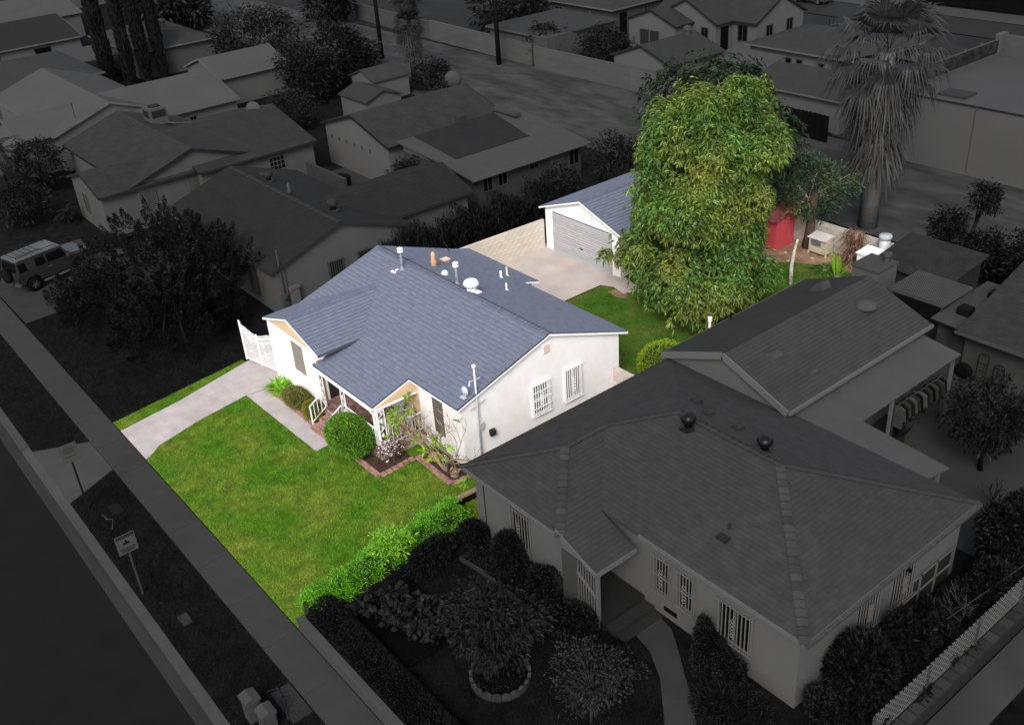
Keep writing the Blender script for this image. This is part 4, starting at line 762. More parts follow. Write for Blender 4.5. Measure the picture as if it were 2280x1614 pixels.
B(MB().prism([(1.5,22.4,zaL(1.5,0)-.1),(2.3,22.4,zaL(2.3,0)-.1),(2.1,22.4,zaL(2.1,0)+.35),(1.9,22.4,zaL(1.9,0)+.35)], (.0,.5,.0)), 'gablet_vent', D(74), A2)
B(MB().tube([(.35,19.3,3.2),(.35,19.3,3.62)], .03, 6), 'vent_pipe', dkm, A2)
# patio cover, L-shaped
PC = thing('patio_cover', 'pale flat patio cover wrapping the yard behind the grey house', 'canopy', (6.5,19.5,0)); pcm = D(82, var=.06, scale=1.2)
B(MB().prism([(5.66,16.05,2.95),(10.55,15.75,2.9),(10.75,17.15,2.86),(7.48,17.45,2.88),(7.42,23.55,2.88),(5.7,23.8,2.95)], (0,0,.05)), 'deck', pcm, PC)
for i in range(12): B(MB().beam((5.72,16.6+.6*i,2.92),(7.44,16.55+.6*i,2.86),.05,.09), 'rafter', D(70), PC)
for x, y in ((7.35,19.4),(7.3,23.3),(7.4,17.6),(10.5,17.0)): B(MB().beam((x,y,0),(x,y,2.86),.1), 'post', trim90, PC)
# ================================================================ neighbouring houses
def gable(par, axis, a0, a1, b0, b1, ze, zr, wm, rm, over=.3, verge=.18, course=0, b=None, base=0., fas=None, wall=True, t=.1, capm=None, z1=None):
    """gable-roofed block: ridge along axis from a0 to a1, eaves at b0 and b1 (roof edges); the wall stands inside the eaves"""
    b = (b0+b1)/2 if b is None else b
    f0 = lambda u: zr-(b-u)*(zr-ze)/(b-b0); f1 = lambda u: zr-(u-b)*(zr-ze)/(b1-b)
    X = (lambda a, u: (a, u)) if axis == 'x' else (lambda a, u: (u, a))
    P3 = lambda a, u, z: (*X(a, u), z)
    if wall:
        w0, w1 = b0+over, b1-over
        B(MB().prism([P3(a0+verge,w0,base),P3(a0+verge,w1,base),P3(a0+verge,w1,f1(w1)-t-.01),P3(a0+verge,b,zr-t-.01),P3(a0+verge,w0,f0(w0)-t-.01)], P3(a1-a0-2*verge,0,0)), 'wall', wm, par)
    s0 = slope(par, [X(a0,b0),X(a1,b0),X(a1,b),X(a0,b)], (lambda x, y: f0(y)) if axis == 'x' else (lambda x, y: f0(x)), X(0,-1), rm, t, course)
    s1 = slope(par, [X(a0,b1),X(a1,b1),X(a1,b),X(a0,b)], (lambda x, y: f1(y)) if axis == 'x' else (lambda x, y: f1(x)), X(0,1), rm, t, course)
    if fas:
        for a, sg in ((a0,-1),(a1,1)):
            for u, z in ((b0,ze),(b1,ze)): B(MB().beam(P3(a+sg*.02,u,z-.06),P3(a+sg*.02,b,zr-.06),.03,.14), 'bargeboard', fas, par)
        for u, sg in ((b0,-1),(b1,1)): B(MB().beam(P3(a0,u+sg*.02,ze-.06),P3(a1,u+sg*.02,ze-.06),.03,.13), 'fascia', fas, par)
    if capm: caps(par, P3(a0,b,zr+.005), P3(a1,b,zr+.005), capm, .3, .15, .05)
def hip(par, x0, x1, y0, y1, ze, h, wm, rm, base=0, over=.35, fas=None):
    r = min(x1-x0, y1-y0)/2; zr = ze+h
    if x1-x0 >= y1-y0: A, C_ = (x0+r,(y0+y1)/2), (x1-r,(y0+y1)/2); PG = [([(x0,y0),(x1,y0),C_,A],(0,-1)),([(x1,y0),(x1,y1),C_],(1,0)),([(x1,y1),(x0,y1),A,C_],(0,1)),([(x0,y1),(x0,y0),A],(-1,0))]
    else: A, C_ = ((x0+x1)/2,y0+r), ((x0+x1)/2,y1-r); PG = [([(x0,y0),(x1,y0),A],(0,-1)),([(x1,y0),(x1,y1),C_,A],(1,0)),([(x1,y1),(x0,y1),C_],(0,1)),([(x0,y1),(x0,y0),A,C_],(-1,0))]
    k = h/r; B(MB().box(x0+over,x1-over,y0+over,y1-over,base,ze-.02), 'wall', wm, par)
    for pg, dn in PG:
        ed = pg[0]; slope(par, pg, lambda x, y, ed=ed, dn=dn: ze-k*((x-ed[0])*dn[0]+(y-ed[1])*dn[1]), dn, rm, .1)
    if fas:
        for p, q in (((x0,y0-.02),(x1,y0-.02)),((x1+.02,y0),(x1+.02,y1))): B(MB().beam((*p,ze-.05),(*q,ze-.05),.03,.13), 'fascia', fas, par)
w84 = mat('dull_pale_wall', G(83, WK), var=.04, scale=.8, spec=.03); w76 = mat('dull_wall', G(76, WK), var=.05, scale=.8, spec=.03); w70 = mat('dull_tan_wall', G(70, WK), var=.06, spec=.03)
rdark = mat('dull_charcoal_shingle', G(47), var=.1, scale=1.2, spec=.03, bump=.2, bscale=90, detail=8); r58 = mat('dull_mid_shingle', G(58), var=.12, scale=1.4, spec=.03, bump=.25, bscale=60, detail=8); r64 = D(64, var=.1, scale=.7); r80 = D(81, var=.06, scale=.5)
PX, NX, PY, NY = (1,0,0), (-1,0,0), (0,1,0), (0,-1,0)
# left neighbour, charcoal roof
h3 = thing('house', 'charcoal roofed house behind the big juniper, next to the driveway', 'house', (-25,13.4,0))
gable(h3, 'x', -31.2, -18.95, 9.35, 17.45, 2.5, 3.86, w76, rdark, course=.15, fas=D(50))
gable(h3, 'y', 13.6, 22.3, -26.2, -20.2, 2.55, 3.6, w76, rdark, b=-22.9, course=.15, fas=D(50))
caps(h3, (-31,13.4,3.87), (-19,13.4,3.87), mat('dull_dark_cap', G(42), obj=.2), .22, .15, .05)
for y, w_ in ((12.45,.85),(14.15,.85),(15.6,.8)): window(h3, (-19.13,y,.85), PY, PX, w_, 1.15, D(70), mat('dull_pane2', G(30), var=.3, scale=4, spec=.15, rough=.3), bars=7, bm_=D(74), fw=.05)
window(h3, (-22.15,9.65,.45), PX, NY, .95, 1.5, D(66), pane_d, bars=7, bm_=D(76), fw=.05)
B(MB().tube([(-19.05,9.9,.6),(-19.05,9.9,3.5)], .035, 6).tube([(-19.05,10.1,.6),(-19.05,10.1,2.5)], .025, 6), 'service_mast', D(78), h3); B(MB().box(-19.16,-18.95,9.75,10.02,.62,1.2), 'meter_box', D(74), h3); B(MB().lathe([(.09,0),(.09,.06),(.02,.08)], (-18.95,9.88,.98), 12, 'x'), 'meter_dial', D(50), h3)
B(MB().box(-19.14,-18.9,10.2,10.65,0,1.35).box(-19.14,-18.86,10.15,10.7,1.35,1.47), 'wall_pier', w84, h3)
for x, y, s in ((-27.6,14.0,.9),(-21.2,14.3,1.)): turbine(h3, x, y, 3.86-.33*(y-13.4)+.08, D(52), s)
B(MB().lathe([(.12,-.1),(.1,.1),(.16,.2),(.09,.3),(.12,.5),(.03,.62)], (-24.6,13.7,3.76), 8), 'clay_chimney_pot', D(74), h3, smooth=True); hood(h3, -28.9, 14.2, 3.6, D(66))
# second to the left: front wing, shutters, cooler on the roof
h4 = thing('house', 'pale house with louvred shutters and cooler box on its roof', 'house', (-42,13,0))
gable(h4, 'x', -48, -35.75, 9.0, 17.2, 2.65, 4.0, w76, r58, course=.16, fas=D(40)); gable(h4, 'y', 7.1, 13, -41.4, -35.7, 2.6, 3.45, w76, r58, course=.16, fas=D(46)); gable(h4, 'y', 13, 21.0, -46.2, -35.0, 2.65, 3.98, w76, r58, course=.16, fas=D(46))
def shutters(par, O, U, N, w, h):
    f = window(par, O, U, N, w, h, D(90), D(76), fw=.05, mx=1)
    for s in (0, 1):
        for i in range(11): B(MB().obox(O,U,N,.07+s*(w/2-.02),w/2-.05+s*(w/2-.02),.03,.055,.08+i*(h-.14)/11,.08+i*(h-.14)/11+.07), 'louvre', D(88), f)
shutters(h4, (-35.99,8.0,.75), PY, PX, 1.05, 1.5) if False else shutters(h4, (-35.92,9.4,.75), PY, PX, 1.05, 1.45); shutters(h4, (-35.92,12.5,.9), PY, PX, 1.05, 1.2); window(h4, (-35.92,15.0,.95), PY, PX, 1.4, .95, D(90), pane_d, mx=1)
window(h4, (-35.3,17.6,1.35), PY, PX, 1.15, .95, D(92), pane_d, mx=3, my=2); window(h4, (-39.7,7.28,.6), PX, NY, 1.05, 1.45, D(92), D(60), mx=1)
ac = thing('rooftop_cooler', 'white cooler box with louvres standing on the pale house roof', 'cooler', (-44.3,14.4,3.55)); B(MB().box(-45.0,-43.8,13.8,15.0,3.5,4.65), 'body', D(84), ac, bevel=.04); B(MB().box(-44.85,-43.95,13.77,13.8,4.05,4.5), 'louvre_panel', D(40), ac); B(MB().box(-43.8,-43.77,13.95,14.85,4.05,4.5), 'louvre_panel', D(40), ac); B(MB().lathe([(.4,4.65),(.4,4.72),(.34,4.73),(.05,4.68)], (-44.4,14.4,0), 18), 'fan_ring', D(44), ac); B(MB().box(-45.1,-43.7,13.7,15.1,3.38,3.5), 'stand', D(34), ac); B(MB().tube([(-43.75,14.9,3.6),(-43.4,15.2,3.55),(-43.4,16.4,3.3)], .06, 6), 'drain_pipe', D(86), ac)
def dish(label, x, y, z, m, s=.45, yaw=0.):
    t = thing('satellite_dish', label, 'satellite dish', (x,y,z)); o = B(MB().lathe([(.02,-.10*s),(.5*s,-.05*s),(.9*s,.1*s),(1.*s,.2*s),(.97*s,.22*s),(.5*s,0),(.02,-.06*s)], (0,0,s*1.2), 18, 'y'), 'reflector', m, t, smooth=True, local=True); t.rotation_euler = (0,0,yaw); B(MB().tube([(0,.05,-.1),(0,.05,s*1.2)], .03, 6).tube([(0,.0,s*.4),(0,-s*.7,s*1.1)], .015, 5), 'mount', m, t, local=True)
dish('round pale satellite dish on the back of the pale house roof', -40.6,19.6,3.35, D(82), .5, .9)
for x, y in ((-41.5,15.2),(-40.7,15.8),(-39.6,16.4),(-42.2,15.6)): hood(h4, x, y, 4.0-.33*(y-13.1) if x < -41 else 3.3+.1, D(34), s=.8)
# third to the left: white roof
h5 = thing('house', 'white roofed house left of the cooler house', 'house', (-57,13.5,0))
gable(h5, 'x', -66, -50.6, 9.2, 17.8, 2.6, 4.05, w84, r80, fas=D(100)); gable(h5, 'y', 7.0, 13.5, -57.5, -51.2, 2.6, 3.6, w84, r80, fas=D(100)); gable(h5, 'y', 13.5, 22.4, -59.2, -49.0, 2.6, 4.0, w84, r80, fas=D(98))
for x in (-55.6,-54.4): window(h5, (x,7.28,1.0), PX, NY, 1.0, 1.2, D(88), pane_d, mx=1, my=1)
window(h5, (-49.3,18.4,1.5), PY, PX, .6, .6, D(88), pane_d, mx=1)
B(MB().tube([(-51.5,11.2,3.2),(-51.5,11.2,4.4)], .02, 5).tube([(-51.8,11.2,4.2),(-51.2,11.2,4.3)], .012, 5), 'aerial', D(30), h5)
g6 = thing('garage', 'white gable garage with pale roof in front of the round tree', 'garage', (-60.2,27.4,0)); gable(g6, 'y', 24.2, 30.6, -63.6, -56.6, 2.35, 3.5, w84, r80, fas=D(104))
h7 = thing('house', 'grey hip roofed house behind the four cypresses', 'house', (-77,27.5,0)); hip(h7, -84, -71.6, 23, 31, 2.5, 1.1, w70, D(62), fas=D(100)); B(MB().lathe([(.35,0),(.35,.5),(.45,.55),(.45,.75),(.1,.85)], (-77,28,3.2), 12), 'roof_vent', D(80), h7)
a7 = thing('house', 'dark roofed house with white wall and square window beyond the cypresses', 'house', (-91,15,0)); gable(a7, 'y', 4, 22.6, -98, -84.6, 2.5, 3.9, w84, D(46), fas=D(100)); window(a7, (-84.9,17.9,.9), PY, PX, 1.6, 1.2, D(60), pane_d)
b7 = thing('house', 'long pale roofed house at the far upper corner', 'house', (-104,18,0)); gable(b7, 'y', 2, 27, -112, -97.5, 2.6, 4.0, w84, r80, fas=D(102))
b8 = thing('house', 'grey roofed house at the top edge beside the cypress tops', 'house', (-120,30,0)); gable(b8, 'y', 20, 40, -132, -116, 2.6, 4.2, w76, D(60), fas=D(102))
c7 = thing('house', 'mid grey hip roofed house between white roof and cypresses', 'house', (-73,12,0)); hip(c7, -80, -67.2, 4, 18.7, 2.5, 1.2, w70, D(62), fas=D(100)); B(MB().lathe([(.2,0),(.2,.4),(.3,.45),(.3,.6),(.1,.7)], (-74,12.2,3.5), 10), 'roof_vent', D(76), c7)
pt = thing('carport', 'pale flat carport roof on white posts before the cypresses', 'carport', (-77,19,0)); B(MB().box(-80,-73.5,18.9,22.4,2.25,2.35), 'roof', D(74), pt)
for x in (-79.8,-73.7):
    for y in (19.1,22.2): B(MB().beam((x,y,0),(x,y,2.25),.12), 'post', D(80), pt)
# the long grey house across the back fence
h8 = thing('house', 'long grey gabled house with pale lean-to roof behind the hedge', 'house', (-30,28,0))
gable(h8, 'y', 23, 32.2, -38, -29.7, 2.75, 4.0, w84, mat('dull_brown_shingle', G(60), var=.14, scale=1.4, spec=.03, bump=.3, bscale=50, detail=8), course=.16, fas=D(36))
zl = lambda x, y: 3.02-(x+29.6)*.068
slope(h8, [(-29.6,24.9),(-24.8,24.6),(-24.8,30.2),(-29.6,31.2)], lambda x, y: zl(x,y)+.03, (1,0), D(46, var=.1), .08, name='dark_lean_to')
slope(h8, [(-24.8,23.6),(-21.7,23.4),(-21.6,32.4),(-29.6,33.0),(-29.6,31.2),(-24.8,30.2)], zl, (1,0), D(76, var=.06), .08, name='pale_lean_to')
slope(h8, [(-29.6,23.6),(-24.8,23.6),(-24.8,24.6),(-29.6,24.9)], zl, (1,0), D(76, var=.06), .08, name='pale_lean_to')
B(MB().box(-29.6,-22.1,24.0,32,0,2.38), 'wall', D(66), h8); B(MB().prism([(-29.5,23.97,2.35),(-26.4,23.97,2.35),(-29.5,23.97,2.9)], (0,.03,0)), 'gable_wall', w84, h8)
B(MB().beam((-21.68,23.4,2.42),(-21.58,32.4,2.42),.05,.12), 'fascia', D(92), h8)
for y, w_, z, hh in ((24.4,.72,1.35,.85),(25.5,.72,1.4,.8),(27.9,.75,1.75,.35),(31.0,.85,1.15,.95)): window(h8, (-22.1,y,z), PY, PX, w_, hh, D(78), pane_d, mx=1, fw=.05)
B(MB().box(-22.1,-22.05,29.4,30.6,.2,2.2), 'door', D(78), h8); B(MB().box(-29.9,-29.4,28.3,28.9,2.8,3.45), 'chimney', D(58), h8); B(MB().box(-30.0,-27.6,31.4,31.9,3.1,3.25), 'roof_beam', D(70), h8)
for i in range(6): B(MB().lathe([(.14,0),(.14,.03)], (-37.0+.95*i,23.175,1.95-.0*i), 10, 'y'), 'porthole', D(68), h8)
# alley wall and houses beyond it
def slabwall(name, label, p, q, h, m, th=.18, z0=0, n=0, capm=None):
    t = thing(name, label, 'wall', (*p,z0)); p, q = Vector((*p,z0-.05)), Vector((*q,z0-.05)); d = (q-p); nv = Vector((-d.y,d.x,0)).normalized()*th/2; k = max(1, n)
    for i in range(k):
        a, b = p.lerp(q,i/k), p.lerp(q,(i+1)/k)-d.normalized()*(.015 if n else 0); hh = h+rnd.uniform(-.0,.0); B(MB().prism([a-nv,b-nv,b+nv,a+nv], (0,0,hh+.05)), 'panel' if n else 'body', m, t)
    B(MB().prism([p-nv*1.25+Vector((0,0,h+.05)),q-nv*1.25+Vector((0,0,h+.05)),q+nv*1.25+Vector((0,0,h+.05)),p+nv*1.25+Vector((0,0,h+.05))], (0,0,.06)), 'coping', capm or m, t); return t
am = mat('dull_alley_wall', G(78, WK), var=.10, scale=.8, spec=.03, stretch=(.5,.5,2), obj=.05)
slabwall('alley_wall', 'long pale block wall at the back of the dirt lot', (-62.5,49.1), (-46.4,48.5), 1.75, am, n=5); slabwall('alley_wall', 'stepped pale wall below the white gable garage', (-45.6,48.2), (-30.2,48.2), 1.75, am, n=4); slabwall('alley_wall', 'far pale wall behind the palm and pole', (-78,50), (-62.6,49.2), 1.6, D(80), n=4)
g1 = thing('garage', 'white gable ended garage above the alley wall', 'garage', (-33.3,51.5,0)); gable(g1, 'y', 48.5, 54.6, -36.6, -30.0, 2.35, 3.5, w84, D(58), fas=D(46)); B(MB().lathe([(.25,0),(.25,.4),(.35,.45),(.3,.7),(.05,.8)], (-33,53.5,3.3), 10), 'roof_vent', D(74), g1)
f1 = thing('flat_roof_house', 'flat grey roofed building right behind the alley wall and pole', 'building', (-48.5,52.5,0)); B(MB().box(-52.4,-44.6,48.75,56.8,0,2.5), 'wall', D(76), f1); B(MB().prism([(-52.7,48.5,2.5),(-46.6,48.5,2.5),(-44.3,52.1,2.5),(-44.3,57,2.5),(-52.7,57.2,2.5)], (0,0,.12)), 'roof', D(62), f1); B(MB().beam((-52.7,48.46,2.54),(-46.6,48.46,2.54),.05,.16), 'fascia', D(84), f1)
f2 = thing('house', 'beige house with wide eaves and porch post beyond the flat roof', 'house', (-54,64,0)); hip(f2, -62, -47.2, 59, 70, 2.7, 1.2, D(70), D(60), fas=D(100)); B(MB().beam((-50.5,59.4,0),(-50.5,59.4,2.6),.2), 'porch_post', D(84), f2); B(MB().box(-47.6,-47.5,60.3,61.2,.1,2.2), 'door', dkm, f2); window(f2, (-55.6,59.35,1.2), PX, NY, 1.2, 1.0, D(84), pane_d, mx=1); window(f2, (-47.55,63.4,1.2), PY, PX, 1.6, 1.2, D(84), D(56), mx=2)
f3 = thing('house', 'white gabled house with two tall windows below the large white house', 'house', (-40.7,59,0)); gable(f3, 'y', 57.3, 61.4, -43.8, -37.7, 2.7, 3.8, w84, D(56), fas=D(40)); 
for x in (-42.1,-40.9): window(f3, (x,57.48,.7), PX, NY, 1.05, 1.3, D(60), D(46), mx=2)
f4 = thing('house', 'large white gabled house with dark corner door and cooler', 'house', (-37,64,0)); gable(f4, 'x', -44, -32.5, 61.4, 68.2, 2.8, 4.6, w84, D(56), fas=D(40)); gable(f4, 'y', 59.4, 64.5, -42.2, -35.0, 2.8, 4.55, w84, D(56), fas=D(44))
B(MB().box(-35.28,-35.2,60.2,61.1,.1,2.4), 'door', dkm, f4); window(f4, (-36.9,59.57,1.2), PX, NY, .8, 1.2, D(60), pane_d, mx=1); window(f4, (-34.7,61.7,1.1), PX, NY, 1.1, 1.4, D(80), pane_d, mx=1); window(f4, (-32.68,62.9,1.1), PY, PX, .9, 1.3, D(70), pane_d, mx=1); window(f4, (-32.68,65.6,1.1), PY, PX, .9, 1.4, D(70), pane_d, mx=1)
c4 = thing('rooftop_cooler', 'pale cooler box on the large white house roof', 'cooler', (-38.5,61.2,4.2)); B(MB().box(-39.2,-37.9,60.6,61.8,3.9,5.3), 'body', D(80), c4); B(MB().box(-39.0,-38.2,60.57,60.6,4.4,5.1), 'louvre_panel', D(34), c4)
f5 = thing('house', 'low grey hip roofed house left of the tall palm head', 'house', (-24.5,60,0)); hip(f5, -30, -19.2, 56.8, 65, 2.5, 1.0, w84, D(60), fas=D(98))
for x in (-26.2,-25.2,-23.2): window(f5, (x,57.15,1.3), PX, NY, .6, .6, D(70), pane_d)
window(f5, (-22,57.15,.6), PX, NY, .6, 1.4, D(80), D(70))
f6 = thing('garage', 'grey roofed white garage behind the dark board fence', 'garage', (-19,51.5,0)); gable(f6, 'x', -23, -15.2, 48.6, 54.8, 2.3, 3.1, w84, D(60), fas=D(96))
f7 = thing('lean_to_roof', 'pale corrugated lean-to with clutter beside the low house', 'canopy', (-27.5,54,0)); B(MB().prism([(-30.5,53,1.9),(-25.2,53.4,1.9),(-25.4,56.2,2.2),(-30.5,56.2,2.2)], (0,0,.05)), 'roof', D(78, var=.2, scale=2, stretch=(6,1,1)), f7)
for x, y in ((-30.3,53.2),(-25.4,53.5),(-28,53.3)): B(MB().beam((x,y,0),(x,y,1.9),.1), 'post', D(40), f7)
B(MB().box(-30,-26,54.6,56,0,1.5), 'clutter_box', D(24), f7)
wt = thing('white_car_port', 'low white wall and gate pier by the far street', 'wall', (-29,70,0)); B(MB().box(-31.5,-22,70.0,70.2,0,1.1), 'body', D(84), wt); B(MB().box(-28.8,-28.2,69.9,70.3,0,1.9), 'pier', D(84), wt)
for i in range(22): B(MB().box(-31.5+.42*i,-31.46+.42*i,70.08,70.12,1.1,1.8), 'picket', D(34), wt)
# white flat-roofed building on the right
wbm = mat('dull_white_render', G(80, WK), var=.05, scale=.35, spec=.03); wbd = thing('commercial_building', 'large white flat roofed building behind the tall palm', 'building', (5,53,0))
B(MB().box(-10.3,34,47.3,58.6,0,4.0), 'wall', wbm, wbd); B(MB().box(-10.35,34.1,47.25,58.7,4.0,4.12), 'roof', D(80, var=.05, scale=.4), wbd); B(MB().beam((-10.36,47.23,4.08),(34.1,47.23,4.08),.03,.07), 'drip_edge', D(44), wbd)
B(MB().box(-10.3,34,58.3,58.7,4.12,5.35), 'rear_parapet', D(84), wbd); B(MB().box(-10.4,-10.0,57.9,58.72,4.12,5.5), 'parapet_pier', D(88), wbd); B(MB().box(-10.35,-10.05,47.3,58,4.12,4.3), 'parapet_kerb', D(86), wbd)
B(MB().box(-8.3,-6.6,47.9,49.2,4.12,4.26), 'roof_hatch', D(62), wbd); B(MB().box(-10.2,-10.1,49.8,57.8,4.3,5.1), 'mesh_banner', mat('dull_mesh_banner', G(50), var=.6, scale=2.2, spec=.02, detail=8), wbd, label='torn leafy screen fence along the roof edge')
for i in range(5): B(MB().beam((-10.15,49.9+1.95*i,4.2),(-10.15,49.9+1.95*i,5.35),.07), 'screen_post', D(86), wbd)
B(MB().beam((-10.15,49.9,5.2),(-10.15,57.8,5.2),.06), 'screen_rail', D(86), wbd)
B(MB().box(-5.55,-5.52,47.27,47.3,.2,3.9), 'wall_joint', D(72), wbd)
# fences
fd = thing('board_fence', 'dark upright board fence in front of the white garage', 'fence', (-18.5,47,0)); n = 42
for i in range(n): x = -21.5+.155*i; B(MB().box(x,x+.145,47.35-.006*i,47.38-.006*i,0,1.75+rnd.uniform(-.04,.04)), 'board', D(17, obj=.3), fd)
B(MB().box(-21.5,-15,47.4,47.44,.5,.6), 'rail', D(16), fd)
ff = thing('iron_fence', 'dark picket fence along the far street', 'fence', (-10,87,0)); B(MB().box(-36,30,86.9,86.96,.3,.4).box(-36,30,86.9,86.96,2.7,2.8), 'rail', D(18), ff); B(MB().box(-36,30,87.2,87.25,0,2.7), 'backing', D(24), ff)
for i in range(260): x = -36+.25*i; B(MB().box(x,x+.07,86.88,86.92,.05,2.9), 'picket', D(15), ff) if i % 1 == 0 else None
# cars and poles
def dark_car(name, label, x, y, rz, m):
    t = thing(name, label, 'car', (x,y,0)); t.rotation_euler = (0,0,rz); L_ = dict(local=True)
    B(MB().prism([(-.88,-2.2,.35),(-.88,2.15,.35),(-.88,2.2,.7),(-.88,1.2,.95),(-.88,-2.15,.95),(-.88,-2.25,.6)], (1.76,0,0)), 'body', m, t, bevel=.06, **L_); B(MB().prism([(-.75,-1.9,.93),(-.75,1.1,.93),(-.72,.5,1.42),(-.72,-1.3,1.45)], (1.5,0,0)), 'cabin', D(20, spec=.3, rough=.2), t, bevel=.05, **L_)
    for sx in (-1,1):
        for sy in (-1.35,1.35): wl = B(MB().lathe([(.12,-.1),(.3,-.11),(.33,-.06),(.33,.06),(.3,.11),(.12,.1)], (sx*.8,sy,.33), 16, 'x'), 'wheel', D(16), t, **L_); B(MB().lathe([(.02,-.115),(.2,-.115),(.2,.115),(.02,.115)], (sx*.8,sy,.33), 12, 'x'), 'rim', D(80), wl, **L_)
dark_car('parked_car', 'silver car parked on the far street', -42.2,82.2,math.pi/2+.02, D(70, spec=.3, rough=.3))
def pole(label, x, y, h, r, m): 
    t = thing('utility_pole', label, 'utility pole', (x,y,0), 'wooden utility poles'); B(MB().tube([(x,y,-.1),(x,y,h)], [r,r*.75], 10), 'post', m, t, smooth=True)
    B(MB().beam((x-1.1,y,h-.6),(x+1.1,y,h-.6),.1,.12), 'cross_arm', m, t)
pole('dark wooden utility pole behind the leafy trees and palm', -60,41.7,11,.2, D(24)); pole('dark wooden utility pole in front of the alley wall', -49.1,46.95,11,.22, D(26))
t = thing('street_sign', 'blank street sign on a pole by the far kerb', 'sign', (-26.7,84,0)); B(MB().tube([(-31.2,82.9,0),(-31.2,82.9,3)], .05, 6), 'post', D(66), t); B(MB().box(-31.5,-30.9,82.85,82.88,1.9,3.), 'plate', D(72), t)
# ================================================================ dark greenery of the neighbourhood
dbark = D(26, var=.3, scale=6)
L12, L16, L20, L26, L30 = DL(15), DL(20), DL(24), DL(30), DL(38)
def dtree(name, label, x, y, rx, ry, rz, zc, m, nc=110, cr=.5, per=24, Ln=.24, Wd=.11, r0=.12, z0=0., seed=1, cat='tree', group=None, **k): return tree(name, label, cat, (x,y,z0), (rx,ry,rz), zc, m, k.pop('bark', dbark), nc, cr, per, Ln, Wd, r0, group, seed, **k)
# the sprawling juniper
jt = thing('juniper', 'huge sprawling dark juniper in the left front garden', 'juniper', (-22.8,5.8,0)); VV, FF, PP, n = [], [], [], 0
for c, rd, k_, sd_ in (((-23.6,6.9,1.3),(4.9,3.4,3.0),260,1),((-20.6,4.6,.9),(3.2,3.0,1.9),150,2),((-25.8,3.6,.7),(3.0,2.3,1.3),110,3)):
    d = rdir(k_); d[:,2] = np.abs(d[:,2])*.9+.05; d = unit(d); P = np.array(c)+d*nr.uniform(.55,1.02,(k_,1))*lumpy(d,.22,sd_)[:,None]*np.array(rd); PP.append(P)
    ax = unit(d*np.array([.7,.7,.3])+np.array([0,0,1.1])+nr.normal(size=d.shape)*.2); per = 190; h_ = nr.uniform(0,1,(k_*per,1)); Ls = np.repeat(nr.uniform(.6,1.25,k_),per)[:,None]
    e_ = rdir(k_*per); A = np.repeat(ax,per,0); e_ = unit(e_-A*np.sum(e_*A,1,keepdims=True)); C_ = np.repeat(P,per,0)-np.array([0,0,.25])+A*h_*Ls*.95+e_*.30*(1.05-h_)*nr.uniform(.3,1,(k_*per,1))
    V, F = leafs(C_, unit(A+e_*.6), .13*nr.uniform(.6,1.4,len(C_)), .05, 0.); VV.append(V); FF.append(F+n); n += len(V)
np_mesh('foliage', np.vstack(VV), np.vstack(FF), DL(22, isl=.6), jt); B(limbs((-22.8,5.8,0), np.vstack(PP), (-22.8,5.8,1.2), .2, 22), 'trunk', D(40), jt)
# four cypresses
for i, (x, y, h, r, l) in enumerate(((-72.7,20.6,13,.62,'thickest of the four dark cypresses, at the left'),(-71.3,22.1,12.5,.48,'second cypress from the left in the row of four'),(-71.1,23.5,13,.52,'third cypress from the left in the row of four'),(-71.3,25.1,12,.46,'last cypress of the four, next to the grey hip roof'))):
    t = thing('cypress', l, 'cypress', (x,y,0), 'row of four cypresses'); k_ = 5200; z = h*nr.uniform(0,1,k_)**.85; f = np.interp(z/h, [0,.06,.25,.6,.9,1], [.55,.72,1,.85,.4,.03]); a = nr.uniform(0,6.283,k_); rr = r*f*nr.uniform(.75,1.05,k_)*(1+.12*np.sin(a*4+z*1.3+i))
    P = np.stack([x+np.cos(a)*rr, y+np.sin(a)*rr, z],1); V, F = leafs(P, unit(np.stack([np.cos(a)*.25,np.sin(a)*.25,np.ones(k_)],1)+nr.normal(size=(k_,3))*.12), .5*nr.uniform(.6,1.4,k_), .13, 0.); np_mesh('foliage', V, F, DL(27, isl=.45), t); B(MB().tube([(x,y,0),(x,y,h*.5),(x,y,h*.97)], [r*.62,r*.66,.05], 10), 'trunk', DL(16), t)
# trees, shrubs
dtree('street_tree', 'bushy dark tree in front of the cooler house', -47.6,7.0,1.7,1.5,1.4,2.0, L16, seed=3, z0=0); dtree('street_tree', 'low dark shrub tree on the lawn behind the parked SUV', -42.6,4.2,1.9,1.6,1.1,1.5, L16, seed=4)
dtree('round_tree', 'dense round dark tree beside the white gable garage', -68.5,33.5,4.2,4.0,2.7,2.4, L26, nc=220, cr=.8, Ln=.4, Wd=.2, seed=5)
dtree('leafy_tree', 'dark tree mass at the dirt lot edge left of the palm', -52.5,30.2,2.6,2.1,2.2,2.2, L16, nc=160, cr=.7, Ln=.34, Wd=.16, seed=6); dtree('leafy_tree', 'tall upright dark tree behind the small white shed', -54.2,34.4,2.1,2.0,2.9,2.9, L16, nc=150, cr=.7, Ln=.34, Wd=.16, seed=7); dtree('leafy_tree', 'dark bushy tree next to the utility pole foot', -56.5,37.2,2.0,1.8,1.9,1.9, L20, nc=90, cr=.7, Ln=.34, Wd=.16, seed=8)
dtree('leafy_tree', 'dark bush with pale dish stand beside the cooler house yard', -46.5,25.2,2.0,2.0,1.5,1.5, L20, seed=9)
dtree('leafy_tree', 'broad dark tree at the top between cypresses and dirt lot', -93,35,6,4,3.4,2.8, L26, nc=260, cr=1.2, per=26, Ln=.7, Wd=.34, seed=10, r0=.3); dtree('leafy_tree', 'dark tree at the top left of the far pale wall', -79,47.5,3.6,2.4,2.6,2.4, L20, nc=120, cr=1., Ln=.55, Wd=.26, seed=11)
